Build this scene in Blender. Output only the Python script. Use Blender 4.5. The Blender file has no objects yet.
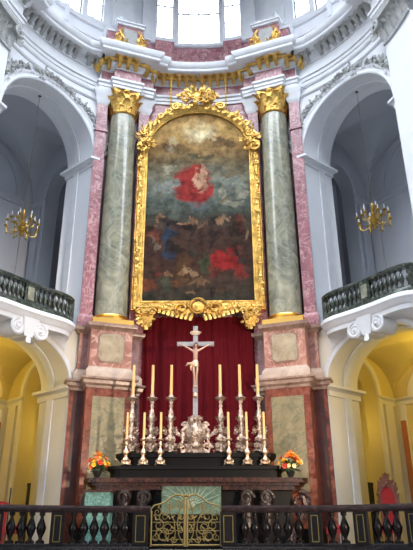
import bpy, bmesh, math, random
from mathutils import Vector, Matrix
R_ = math.radians
PI = math.pi
col = bpy.context.scene.collection
rnd = random.Random(7)

# ------------------------------------------------------------------ helpers
class MB:
    def __init__(self, M=None):
        self.bm = bmesh.new(); self.M = M or Matrix.Identity(4)
    def v(self, p): return self.bm.verts.new(self.M @ Vector(p))
    def face(self, vs):
        try: return self.bm.faces.new(vs)
        except ValueError: return None
    def quad(self, a, b, c, d): return self.face([self.v(a), self.v(b), self.v(c), self.v(d)])
    def poly(self, pts): return self.face([self.v(p) for p in pts])
    def grid(self, rows, closed=False):
        vr = [[self.v(p) for p in r] for r in rows]
        for i in range(len(vr) - 1):
            n = len(vr[i]); m = n if closed else n - 1
            for j in range(m):
                self.face([vr[i][j], vr[i][(j + 1) % n], vr[i + 1][(j + 1) % n], vr[i + 1][j]])
        return vr
    def hexa(self, p):  # 8 points: bottom 4, top 4
        v = [self.v(q) for q in p]
        for f in ((3, 2, 1, 0), (4, 5, 6, 7), (0, 1, 5, 4), (1, 2, 6, 5), (2, 3, 7, 6), (3, 0, 4, 7)):
            self.face([v[i] for i in f])
    def box(self, x0, x1, y0, y1, z0, z1, bev=0.0):
        if bev <= 0:
            self.hexa([(x0, y0, z0), (x1, y0, z0), (x1, y1, z0), (x0, y1, z0), (x0, y0, z1), (x1, y0, z1), (x1, y1, z1), (x0, y1, z1)])
        else:
            b = bev
            o = [(x0 + b, y0), (x1 - b, y0), (x1, y0 + b), (x1, y1 - b), (x1 - b, y1), (x0 + b, y1), (x0, y1 - b), (x0, y0 + b)]
            self.prism(o, z0, z1)
    def prism(self, poly, z0, z1):
        a = [self.v((x, y, z0)) for x, y in poly]; b = [self.v((x, y, z1)) for x, y in poly]
        n = len(poly); self.face(a[::-1]); self.face(b)
        for i in range(n): self.face([a[i], a[(i + 1) % n], b[(i + 1) % n], b[i]])
    def prism_xz(self, poly, y0, y1):
        a = [self.v((x, y0, z)) for x, z in poly]; b = [self.v((x, y1, z)) for x, z in poly]
        n = len(poly); self.face(a); self.face(b[::-1])
        for i in range(n): self.face([a[i], b[i], b[(i + 1) % n], a[(i + 1) % n]])
    def lathe(self, prof, c=(0, 0, 0), seg=20, lobes=0, amp=0.0):
        rows = []
        for r, z in prof:
            rows.append([(c[0] + r * (1 + amp * math.cos(lobes * 2 * PI * k / seg)) * math.cos(2 * PI * k / seg),
                          c[1] + r * (1 + amp * math.cos(lobes * 2 * PI * k / seg)) * math.sin(2 * PI * k / seg), c[2] + z) for k in range(seg)])
        vr = self.grid(rows, True)
        if prof[0][0] > 1e-4: self.face(vr[0][::-1])
        if prof[-1][0] > 1e-4: self.face(vr[-1])
    def tube(self, pts, r, seg=6, caps=True):
        pts = [Vector(p) for p in pts]; n = len(pts)
        rad = r if isinstance(r, (list, tuple)) else [r] * n
        rows = []; ref = None
        for i, p in enumerate(pts):
            t = (pts[min(i + 1, n - 1)] - pts[max(i - 1, 0)])
            if t.length < 1e-9: t = Vector((0, 0, 1))
            t.normalize()
            if ref is None:
                ref = Vector((0, 1, 0)) if abs(t.y) < 0.9 else Vector((1, 0, 0))
            a = ref - t * ref.dot(t)
            if a.length < 1e-5: a = t.orthogonal()
            a.normalize(); ref = a; b = t.cross(a)
            rows.append([p + (a * math.cos(2 * PI * k / seg) + b * math.sin(2 * PI * k / seg)) * rad[i] for k in range(seg)])
        vr = self.grid(rows, True)
        if caps: self.face(vr[0][::-1]); self.face(vr[-1])
    def ell(self, c, r, rot=None, u=8, w=6):
        if not isinstance(r, (list, tuple)): r = (r, r, r)
        c = Vector(c); rows = []
        for j in range(1, w):
            th = PI * j / w
            row = []
            for k in range(u):
                q = Vector((r[0] * math.sin(th) * math.cos(2 * PI * k / u), r[1] * math.sin(th) * math.sin(2 * PI * k / u), r[2] * math.cos(th)))
                if rot is not None: q = rot @ q
                row.append(c + q)
            rows.append(row)
        vr = self.grid(rows, True)
        for s, ring in ((1, vr[0]), (-1, vr[-1])):
            q = Vector((0, 0, r[2] * s))
            if rot is not None: q = rot @ q
            t = self.v(c + q)
            for k in range(u): self.face([ring[k], ring[(k + 1) % u], t])
    def sweep(self, prof, path, closed_prof=True, caps=True):
        """profile (d, z): d = offset to the right-hand side of the path"""
        P = [Vector((p[0], p[1])) for p in path]; n = len(P); rows = []
        for i in range(n):
            d0 = (P[i] - P[i - 1]).normalized() if i > 0 else None
            d1 = (P[i + 1] - P[i]).normalized() if i < n - 1 else None
            if d0 is None: d0 = d1
            if d1 is None: d1 = d0
            n0 = Vector((d0.y, -d0.x)); n1 = Vector((d1.y, -d1.x))
            m = (n0 + n1)
            if m.length < 1e-6: m = n0
            m.normalize(); k = 1.0 / max(m.dot(n0), 0.35)
            rows.append([(P[i].x + m.x * k * d, P[i].y + m.y * k * d, z) for d, z in prof])
        vr = self.grid(rows, closed_prof)
        if caps and closed_prof: self.face(vr[0][::-1]); self.face(vr[-1])
    def leaf(self, base, tip_dir, up, L, W, curl=0.5, T=0.25):
        """curled acanthus leaf: a thick tapering blade"""
        base = Vector(base); d = Vector(tip_dir).normalized(); u = Vector(up).normalized(); s = d.cross(u).normalized()
        rows = []; N = 5
        for i in range(N + 1):
            f = i / N; w = W * (0.45 + 0.9 * math.sin(PI * min(f * 0.85 + .12, 1)) * 0.6) * (1 - f ** 4 * 0.8)
            p = base + d * (L * math.sin(f * (PI / 2 + curl * .4))) + u * (L * curl * (f ** 2.2))
            th = W * T * (1 - .6 * f)
            rows.append([p - s * w / 2, p - u * 0 + u * th, p + s * w / 2, p - u * th])
        vr = self.grid(rows, True); self.face(vr[0][::-1]); self.face(vr[-1])
    def scroll(self, c, e1, e2, r, thick, turns=1.4, seg=5, start=0.0, shrink=.22, N=18):
        c = Vector(c); e1 = Vector(e1); e2 = Vector(e2); pts = []; rad = []
        for i in range(N + 1):
            f = i / N; a = start + turns * 2 * PI * f; rr = r * (1 - (1 - shrink) * f)
            pts.append(c + e1 * rr * math.cos(a) + e2 * rr * math.sin(a)); rad.append(thick * (1 - .45 * f))
        self.tube(pts, rad, seg)

def root_loc(o):
    l = Vector((0, 0, 0))
    while o is not None: l += o.location; o = o.parent
    return l

def build(name, mb, mat, parent=None, loc=(0, 0, 0), mirror=1, smooth=True, ang=38, kind=None):
    bm = mb.bm
    if mirror < 0:
        for v in bm.verts: v.co.x = -v.co.x
    bmesh.ops.remove_doubles(bm, verts=bm.verts, dist=1e-5)
    bmesh.ops.recalc_face_normals(bm, faces=bm.faces)
    base = root_loc(parent) if parent is not None else Vector(loc)
    for v in bm.verts: v.co -= base
    me = bpy.data.meshes.new(name); bm.to_mesh(me); bm.free()
    me.materials.append(mat)
    if smooth:
        me.shade_smooth(); me.set_sharp_from_angle(angle=R_(ang))
    o = bpy.data.objects.new(name, me); col.objects.link(o)
    if parent is not None: o.parent = parent
    else: o.location = loc
    if kind: o['kind'] = kind
    return o

def thing(name, label, cat, loc=(0, 0, 0), group=None):
    o = bpy.data.objects.new(name, None); col.objects.link(o); o.location = loc
    o.empty_display_size = 0.1
    o['label'] = label; o['category'] = cat
    if group: o['group'] = group
    return o
def tag(o, label, cat, group=None):
    o['label'] = label; o['category'] = cat
    if group: o['group'] = group
    return o
def struct(name, mb, mat, mirror=1, smooth=True, parent=None, ang=38):
    o = build(name, mb, mat, parent, mirror=mirror, smooth=smooth, ang=ang)
    if parent is None: o['kind'] = 'structure'
    return o
def copy_tree(o, loc, label, group=None, parent=None, rotz=None):
    c = o.copy(); col.objects.link(c)
    if parent is None:
        c.location = loc
        if rotz is not None: c.rotation_euler = (0, 0, rotz)
        c['label'] = label
        if group: c['group'] = group
    else: c.parent = parent
    for ch in list(o.children): copy_tree(ch, None, None, None, c)
    return c

# ------------------------------------------------------------------ materials
def srgb(h):
    if isinstance(h, str):
        h = [int(h[i:i + 2], 16) / 255 for i in (0, 2, 4)]
    return tuple(((c / 12.92) if c <= .04045 else ((c + .055) / 1.055) ** 2.4) for c in h) + (1,)
def newmat(name):
    m = bpy.data.materials.new(name); m.use_nodes = True; nt = m.node_tree
    return m, nt, nt.nodes['Principled BSDF']
def plain(name, c, rough=.6, metal=0, bump=0, bscale=8, var=.0, vscale=1.5, spec=.5):
    m, nt, b = newmat(name)
    b.inputs['Base Color'].default_value = srgb(c); b.inputs['Roughness'].default_value = rough
    b.inputs['Metallic'].default_value = metal; b.inputs['Specular IOR Level'].default_value = spec
    tc = nt.nodes.new('ShaderNodeTexCoord')
    if var:
        n = nt.nodes.new('ShaderNodeTexNoise'); n.inputs['Scale'].default_value = vscale; n.inputs['Detail'].default_value = 6
        nt.links.new(tc.outputs['Object'], n.inputs['Vector'])
        r = nt.nodes.new('ShaderNodeValToRGB'); c0 = srgb(c)
        r.color_ramp.elements[0].position = .3; r.color_ramp.elements[1].position = .7
        r.color_ramp.elements[0].color = tuple(x * (1 - var) for x in c0[:3]) + (1,)
        r.color_ramp.elements[1].color = tuple(min(1, x * (1 + var * .6)) for x in c0[:3]) + (1,)
        nt.links.new(n.outputs['Fac'], r.inputs['Fac']); nt.links.new(r.outputs['Color'], b.inputs['Base Color'])
    if bump:
        n = nt.nodes.new('ShaderNodeTexNoise'); n.inputs['Scale'].default_value = bscale; n.inputs['Detail'].default_value = 4
        nt.links.new(tc.outputs['Object'], n.inputs['Vector'])
        bp = nt.nodes.new('ShaderNodeBump'); bp.inputs['Strength'].default_value = bump; bp.inputs['Distance'].default_value = .05
        nt.links.new(n.outputs['Fac'], bp.inputs['Height']); nt.links.new(bp.outputs['Normal'], b.inputs['Normal'])
    return m
def marble(name, cols, scale=1.2, rough=.25, dist=1.6, stretch=(1, 1, 1), pos=None, vein=None):
    m, nt, b = newmat(name); b.inputs['Roughness'].default_value = rough
    tc = nt.nodes.new('ShaderNodeTexCoord'); mp = nt.nodes.new('ShaderNodeMapping')
    mp.inputs['Scale'].default_value = stretch
    nt.links.new(tc.outputs['Object'], mp.inputs['Vector'])
    n = nt.nodes.new('ShaderNodeTexNoise'); n.inputs['Scale'].default_value = scale
    n.inputs['Detail'].default_value = 9; n.inputs['Roughness'].default_value = .62; n.inputs['Distortion'].default_value = dist
    nt.links.new(mp.outputs['Vector'], n.inputs['Vector'])
    r = nt.nodes.new('ShaderNodeValToRGB'); el = r.color_ramp.elements
    k = len(cols); pos = pos or [.3 + .4 * i / (k - 1) for i in range(k)]
    while len(el) < k: el.new(.5)
    for i, c in enumerate(cols): el[i].position = pos[i]; el[i].color = srgb(c)
    nt.links.new(n.outputs['Fac'], r.inputs['Fac'])
    out = r.outputs['Color']
    if vein:
        n2 = nt.nodes.new('ShaderNodeTexNoise'); n2.inputs['Scale'].default_value = scale * .8; n2.inputs['Detail'].default_value = 7; n2.inputs['Distortion'].default_value = 2.5
        nt.links.new(mp.outputs['Vector'], n2.inputs['Vector'])
        r2 = nt.nodes.new('ShaderNodeValToRGB'); e = r2.color_ramp.elements
        e[0].position = .47; e[0].color = (0, 0, 0, 1); e[1].position = .5; e[1].color = (1, 1, 1, 1); x = e.new(.53); x.color = (0, 0, 0, 1)
        nt.links.new(n2.outputs['Fac'], r2.inputs['Fac'])
        mx = nt.nodes.new('ShaderNodeMix'); mx.data_type = 'RGBA'
        mu = nt.nodes.new('ShaderNodeMath'); mu.operation = 'MULTIPLY'; mu.inputs[1].default_value = .6
        nt.links.new(r2.outputs['Color'], mu.inputs[0]); nt.links.new(mu.outputs[0], mx.inputs['Factor'])
        nt.links.new(out, mx.inputs['A']); mx.inputs['B'].default_value = srgb(vein); out = mx.outputs['Result']
    nt.links.new(out, b.inputs['Base Color'])
    if name in ('black_marble', 'dark_brown_marble', 'brown_rail_marble'): b.inputs['Specular IOR Level'].default_value = .18
    return m

M = {}
M['white'] = plain('white_plaster', 'e0e3e8', .75, var=.05, vscale=.6)
M['white2'] = plain('white_stucco', 'dcdfe3', .7, var=.06, vscale=3)
M['stucco_grey'] = plain('grey_stucco_ornament', 'aeb0ae', .8, var=.18, vscale=6)
M['grey'] = plain('grey_plaster', 'b4b8c0', .85, var=.06, vscale=.7)
M['greyd'] = plain('shaded_grey_plaster', '6c6d72', .9)  # darkness of the unlit gallery passage put into the plaster colour
M['cream'] = plain('cream_plaster', 'dedacc', .75, var=.05, vscale=.7)
M['creamwall'] = plain('ochre_plaster', 'd8c683', .8, var=.06, vscale=.7)
M['orange'] = plain('orange_stucco_panel', 'b06a34', .6, var=.15, vscale=2)
M['pink'] = marble('pink_marble', ['6f424a', '8c5a62', 'a46e74', 'ba8e8e'], 1.7, .3, vein='d9bcb8')
M['pinkl'] = marble('pale_pink_marble', ['7c4e44', '9c6a5c', 'af7f6e', 'be9886'], 1.6, .3, vein='dcc0b0')
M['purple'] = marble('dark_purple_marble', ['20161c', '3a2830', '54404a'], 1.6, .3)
M['mauve'] = marble('mauve_marble', ['6a4c50', '8c6a6a', 'a58482'], 1.6, .3)
M['red'] = marble('red_marble', ['3f1a10', '682f1e', '85462f', '9c5e44'], 1.5, .25, vein='8f5a48')
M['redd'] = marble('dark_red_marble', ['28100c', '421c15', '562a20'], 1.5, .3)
M['green'] = marble('grey_green_marble', ['5f6252', '7f8070', '97957f', 'b0ab96'], 1.1, .16, 2.0, (1, 1, .8), vein='a5a898')
M['greend'] = marble('dark_green_marble', ['151a17', '29312b', '434b40'], 3, .25, vein='7d8878')
M['panel'] = marble('cream_marble', ['8a7c62', 'a4947a', 'b2a48a'], 1.3, .3, vein='7f7464')
M['greenpanel'] = marble('olive_marble', ['665f4a', '887c5c', '9c8c6a'], 1.5, .3, 2.2, vein='50604c')
M['creamst'] = marble('cream_stone', ['9c8474', 'b09a88', 'bcac9a'], 1.2, .4)
M['bronzest'] = marble('brown_marble', ['6d5348', '93786a', 'b09a8c'], 1.8, .3)
M['black'] = marble('black_marble', ['040404', '070606', '0e0c0c'], 2, .45, pos=[.3, .6, .8])
M['rail'] = marble('dark_brown_marble', ['070505', '0e0a0a', '1c1514'], 3, .25)
M['railtop'] = marble('brown_rail_marble', ['171112', '241b1c', '3a2e2d'], 4, .2)
M['ledge'] = marble('red_brown_marble', ['1c0e0a', '341c15', '5a3426'], 4, .25)
M['carved'] = plain('dark_carved_wood', '24150e', .35, var=.5, vscale=9, bump=.5)
M['gold'] = plain('gilding', 'deb564', .34, 1, bump=.8, bscale=13, var=.4, vscale=5)
M['goldplain'] = plain('polished_gilding', 'e8b860', .3, 1)
M['brass'] = plain('aged_brass', 'b59345', .35, 1, bump=.2)
M['chain'] = plain('dull_brass_chain', '5c5240', .6, .3)
M['gateb'] = plain('tarnished_gilt_iron', '6e6034', .5, .5)
M['silver'] = plain('silver', 'd2bdab', .3, .9, bump=.9, bscale=26, var=.5, vscale=14)
M['silvercross'] = plain('dull_silver', '98989a', .5, .35, var=.15, vscale=8)
M['silverwarm'] = plain('warm_gilt_silver', 'e6c8a8', .28, 1, bump=.4, bscale=30)
M['skinsilver'] = plain('cast_silver_figure', 'c09c86', .4, .5)
M['wax'] = plain('beeswax', 'dcb878', .45)
M['teal'] = None
M['slab'] = marble('grey_green_slab', ['3a4c40', '526656', '6c806c'], 4, .3)
M['stone'] = plain('grey_stone', '6e6a66', .7, var=.15, vscale=2)
M['floor'] = None
M['dark'] = plain('black_void_and_vase', '141210', .7)  # black for the darkness of the aisle openings and for the vases
M['velvet'] = plain('red_velvet', '8e1416', .9)
M['wood'] = plain('carved_walnut', '6a3a22', .45, var=.3, vscale=12)
M['iron'] = plain('black_iron', '1c1a1a', .5, .6)
M['leafg'] = plain('foliage', '2f4a1c', .6, var=.3, vscale=20)
M['fl_y'] = plain('yellow_petals', 'f2b41c', .6); M['fl_o'] = plain('orange_petals', 'e0601a', .6); M['fl_r'] = plain('red_petals', 'c23a1c', .6); M['fl_w'] = plain('cream_petals', 'ecdca0', .6)

# curtain velvet
m, nt, b = newmat('dark_red_curtain'); M['curtain'] = m
b.inputs['Base Color'].default_value = srgb('520610'); b.inputs['Roughness'].default_value = .85
b.inputs['Sheen Weight'].default_value = .3; b.inputs['Sheen Tint'].default_value = srgb('c02030'); b.inputs['Specular IOR Level'].default_value = .15
# floor: checked stone
m, nt, b = newmat('stone_floor'); M['floor'] = m
tc = nt.nodes.new('ShaderNodeTexCoord'); ck = nt.nodes.new('ShaderNodeTexChecker'); ck.inputs['Scale'].default_value = 2
ck.inputs['Color1'].default_value = srgb('4a4440'); ck.inputs['Color2'].default_value = srgb('857c72')
nt.links.new(tc.outputs['Object'], ck.inputs['Vector']); nt.links.new(ck.outputs['Color'], b.inputs['Base Color']); b.inputs['Roughness'].default_value = .4
# teal relief marble with radiating carved lines
m, nt, b = newmat('carved_green_marble'); M['teal'] = m
tc = nt.nodes.new('ShaderNodeTexCoord')
n = nt.nodes.new('ShaderNodeTexNoise'); n.inputs['Scale'].default_value = 9; n.inputs['Detail'].default_value = 8; n.inputs['Distortion'].default_value = 2
nt.links.new(tc.outputs['Object'], n.inputs['Vector'])
r = nt.nodes.new('ShaderNodeValToRGB'); e = r.color_ramp.elements
e[0].position = .35; e[0].color = srgb('3a645c'); e[1].position = .65; e[1].color = srgb('74a096')
nt.links.new(n.outputs['Fac'], r.inputs['Fac']); nt.links.new(r.outputs['Color'], b.inputs['Base Color']); b.inputs['Roughness'].default_value = .3
# glass
m, nt, b = newmat('window_glass'); M['glass'] = m
tr = nt.nodes.new('ShaderNodeBsdfTransparent'); gl = nt.nodes.new('ShaderNodeBsdfGlossy'); gl.inputs['Roughness'].default_value = .05
mx = nt.nodes.new('ShaderNodeMixShader'); mx.inputs[0].default_value = .06
tr.inputs['Color'].default_value = (.93, .96, 1, 1)
nt.links.new(tr.outputs[0], mx.inputs[1]); nt.links.new(gl.outputs[0], mx.inputs[2]); nt.links.new(mx.outputs[0], nt.nodes['Material Output'].inputs['Surface'])

# the painted canvas: a generic cloudy religious scene in broad soft patches
def canvas_material():
    m, nt, b = newmat('oil_painting'); b.inputs['Roughness'].default_value = .8; b.inputs['Specular IOR Level'].default_value = .15; N = nt.nodes; L = nt.links
    tc = N.new('ShaderNodeTexCoord')
    nz = N.new('ShaderNodeTexNoise'); nz.inputs['Scale'].default_value = 1.3; nz.inputs['Detail'].default_value = 9; nz.inputs['Roughness'].default_value = .62; nz.inputs['Distortion'].default_value = .6
    L.new(tc.outputs['Object'], nz.inputs['Vector'])
    sub = N.new('ShaderNodeVectorMath'); sub.operation = 'SUBTRACT'; sub.inputs[1].default_value = (.5, .5, .5); L.new(nz.outputs['Color'], sub.inputs[0])
    sc = N.new('ShaderNodeVectorMath'); sc.operation = 'SCALE'; sc.inputs['Scale'].default_value = 1.5; L.new(sub.outputs[0], sc.inputs[0])
    ad = N.new('ShaderNodeVectorMath'); ad.operation = 'ADD'; L.new(tc.outputs['Object'], ad.inputs[0]); L.new(sc.outputs[0], ad.inputs[1])
    sp = N.new('ShaderNodeSeparateXYZ'); L.new(ad.outputs[0], sp.inputs[0])
    dv = N.new('ShaderNodeMath'); dv.operation = 'DIVIDE'; dv.inputs[1].default_value = 9.0; L.new(sp.outputs['Z'], dv.inputs[0])
    rp = N.new('ShaderNodeValToRGB'); el = rp.color_ramp.elements
    st = [(0.0, '2a2e26'), (.07, '3a3028'), (.2, '3e2820'), (.36, '46342a'), (.42, '46483e'), (.5, '5e655c'), (.6, '767666'), (.7, '746448'), (.8, 'a2804e'), (.9, 'b8965c'), (1.0, '704e2c')]
    while len(el) < len(st): el.new(.5)
    for i, (p, c) in enumerate(st): el[i].position = p; el[i].color = srgb(c)
    L.new(dv.outputs[0], rp.inputs['Fac']); cur = rp.outputs['Color']
    def blob(cx, cz, rx, rz, c, fac=.9, wob=True, soft=.45):
        nonlocal cur
        s0 = N.new('ShaderNodeVectorMath'); s0.operation = 'SUBTRACT'; s0.inputs[1].default_value = (cx, 0, cz)
        L.new((ad if wob else tc).outputs[0] if wob else tc.outputs['Object'], s0.inputs[0])
        m0 = N.new('ShaderNodeVectorMath'); m0.operation = 'MULTIPLY'; m0.inputs[1].default_value = (1 / rx, 0, 1 / rz); L.new(s0.outputs[0], m0.inputs[0])
        ln = N.new('ShaderNodeVectorMath'); ln.operation = 'LENGTH'; L.new(m0.outputs[0], ln.inputs[0])
        mr = N.new('ShaderNodeMapRange'); mr.interpolation_type = 'SMOOTHSTEP'; mr.inputs['From Min'].default_value = 1; mr.inputs['From Max'].default_value = 1 - soft
        mr.inputs['To Min'].default_value = 0; mr.inputs['To Max'].default_value = fac; L.new(ln.outputs['Value'], mr.inputs['Value'])
        mx = N.new('ShaderNodeMix'); mx.data_type = 'RGBA'; L.new(mr.outputs['Result'], mx.inputs['Factor']); L.new(cur, mx.inputs['A']); mx.inputs['B'].default_value = srgb(c); cur = mx.outputs['Result']
    blob(0.1, 7.75, 1.0, .75, 'e8dab0', .9, True, .9)
    for a in ((-1.0, 7.0, .7, .3, '54402c'), (1.0, 7.2, .8, .25, '4a3c2e'), (.0, 6.6, .9, .2, '3f4636'), (-1.3, 5.1, .7, .35, '8a8c84'), (1.3, 5.3, .7, .4, '868a80'),
              (0.0, 4.6, .5, 1.0, '5a6464')): blob(*a, fac=.7)
    blob(-.2, 5.15, .8, 1.15, '942824', .92, True, .3); blob(.12, 5.5, .26, .75, 'c8a080', .85)
    R = random.Random(3)
    for i in range(16):
        x = -1.85 + 3.7 * (i + .5) / 16; blob(x, 3.2 + .35 * R.random() + .1 * abs(x), .13 + .08 * R.random(), .17, R.choice(['8e6a4e', '9c7658', '6a4c3a', '3e302a']), .8)
    blob(-1.15, 2.6, .28, .95, '28384c', .9); blob(-.5, 1.4, .4, .8, '4a3420', .8); blob(1.05, 1.75, .7, .5, '8c2222', .9); blob(.3, 1.7, .3, .6, '3c4630', .8)
    blob(1.55, 1.3, .35, .5, '7c2420', .7); blob(-1.7, 2.6, .2, .4, '7c7060', .6); blob(.0, .9, .6, .2, '6a5038', .7); blob(-.9, .8, .35, .25, '583a26', .8); blob(.9, .6, .5, .2, '4c3a2a', .8)
    for i in range(34):
        z = R.uniform(.3, 3.5); blob(R.uniform(-1.9, 1.9), z, R.uniform(.1, .3), R.uniform(.12, .4), R.choice(['1e1a16', '2a2018', '7a5a40', '5e2a22', '3a4436', '241c20', '8c7458', '34302c', '6a3a24']), .75)
    for i in range(14):
        z = R.uniform(4.2, 7.6); sx = R.choice([-1, 1]); blob(sx * R.uniform(.7, 1.9), z, R.uniform(.2, .5), R.uniform(.12, .3), R.choice(['a09a84', '6c6450', '8a7a58', 'b0a888', '5a5a50', '74603c']), .6)
    n5 = N.new('ShaderNodeTexNoise'); n5.inputs['Scale'].default_value = 2.6; n5.inputs['Detail'].default_value = 8; n5.inputs['Roughness'].default_value = .65; L.new(tc.outputs['Object'], n5.inputs['Vector'])
    r5 = N.new('ShaderNodeMapRange'); r5.inputs['From Min'].default_value = .35; r5.inputs['From Max'].default_value = .65; r5.inputs['To Min'].default_value = .4; r5.inputs['To Max'].default_value = 1.25; L.new(n5.outputs['Fac'], r5.inputs['Value'])
    vm = N.new('ShaderNodeVectorMath'); vm.operation = 'SCALE'; L.new(cur, vm.inputs[0]); L.new(r5.outputs['Result'], vm.inputs['Scale'])
    L.new(vm.outputs[0], b.inputs['Base Color'])
    bp = N.new('ShaderNodeBump'); bp.inputs['Strength'].default_value = .15; n3 = N.new('ShaderNodeTexNoise'); n3.inputs['Scale'].default_value = 40; L.new(n3.outputs['Fac'], bp.inputs['Height']); L.new(bp.outputs['Normal'], b.inputs['Normal'])
    return m
M['canvas'] = canvas_material()

# ------------------------------------------------------------------ plan
CX, CY = 0.0, 14.1
RW = 7.6
def pol(phi, r, z=None):
    a = R_(phi); x = CX + r * math.sin(a); y = CY + r * math.cos(a)
    return (x, y) if z is None else (x, y, z)
AX = Vector((3.2, 20.75)); AL = R_(20)
TA = Vector((math.cos(AL), -math.sin(AL))); FA = Vector((-math.sin(AL), -math.cos(AL)))
def cf(a, b):
    p = AX + TA * a + FA * b; return (p.x, p.y)
def frameM(a, b, z):   # column frame: +X tangent outwards, -Y forward
    p = cf(a, b); return Matrix.Translation((p[0], p[1], z)) @ Matrix.Rotation(-AL, 4, 'Z')
PHIM = 50.6
NN = Vector((math.sin(R_(PHIM)), math.cos(R_(PHIM)))); TT = Vector((math.cos(R_(PHIM)), -math.sin(R_(PHIM))))
def bay(t, n, z=None):
    x = CX + TT.x * t + NN.x * n; y = CY + TT.y * t + NN.y * n
    return (x, y) if z is None else (x, y, z)
HA = 2.14           # half width of the arches
ZU, HU = 14.3, 2.42  # upper springing, rise
ZL, HL = 4.95, 1.65
NB = 8.9           # back face of the arcade wall
centre_arc = [(0, 21.42), (.35, 21.415), (.7, 21.39), (1.05, 21.35), (1.4, 21.30), (1.75, 21.24), cf(-1.15, -.1)]
def ring(p0, p1, r, st=2.0):
    n = max(2, int(round((p1 - p0) / st))); return [pol(p0 + (p1 - p0) * i / n, r) for i in range(n + 1)]

# ------------------------------------------------------------------ walls
# central wall: smooth rear wall behind the altarpiece
g = MB()
wide = centre_arc + [(3.3, 21.24), (4.7, 21.2)]
full_c = [(-x, y) for x, y in wide[::-1]] + wide[1:]
g.sweep([(0, -.1), (0, 19.2), (-.4, 19.2), (-.4, -.1)], full_c)
struct('wall_back', g, M['pink'])

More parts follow.
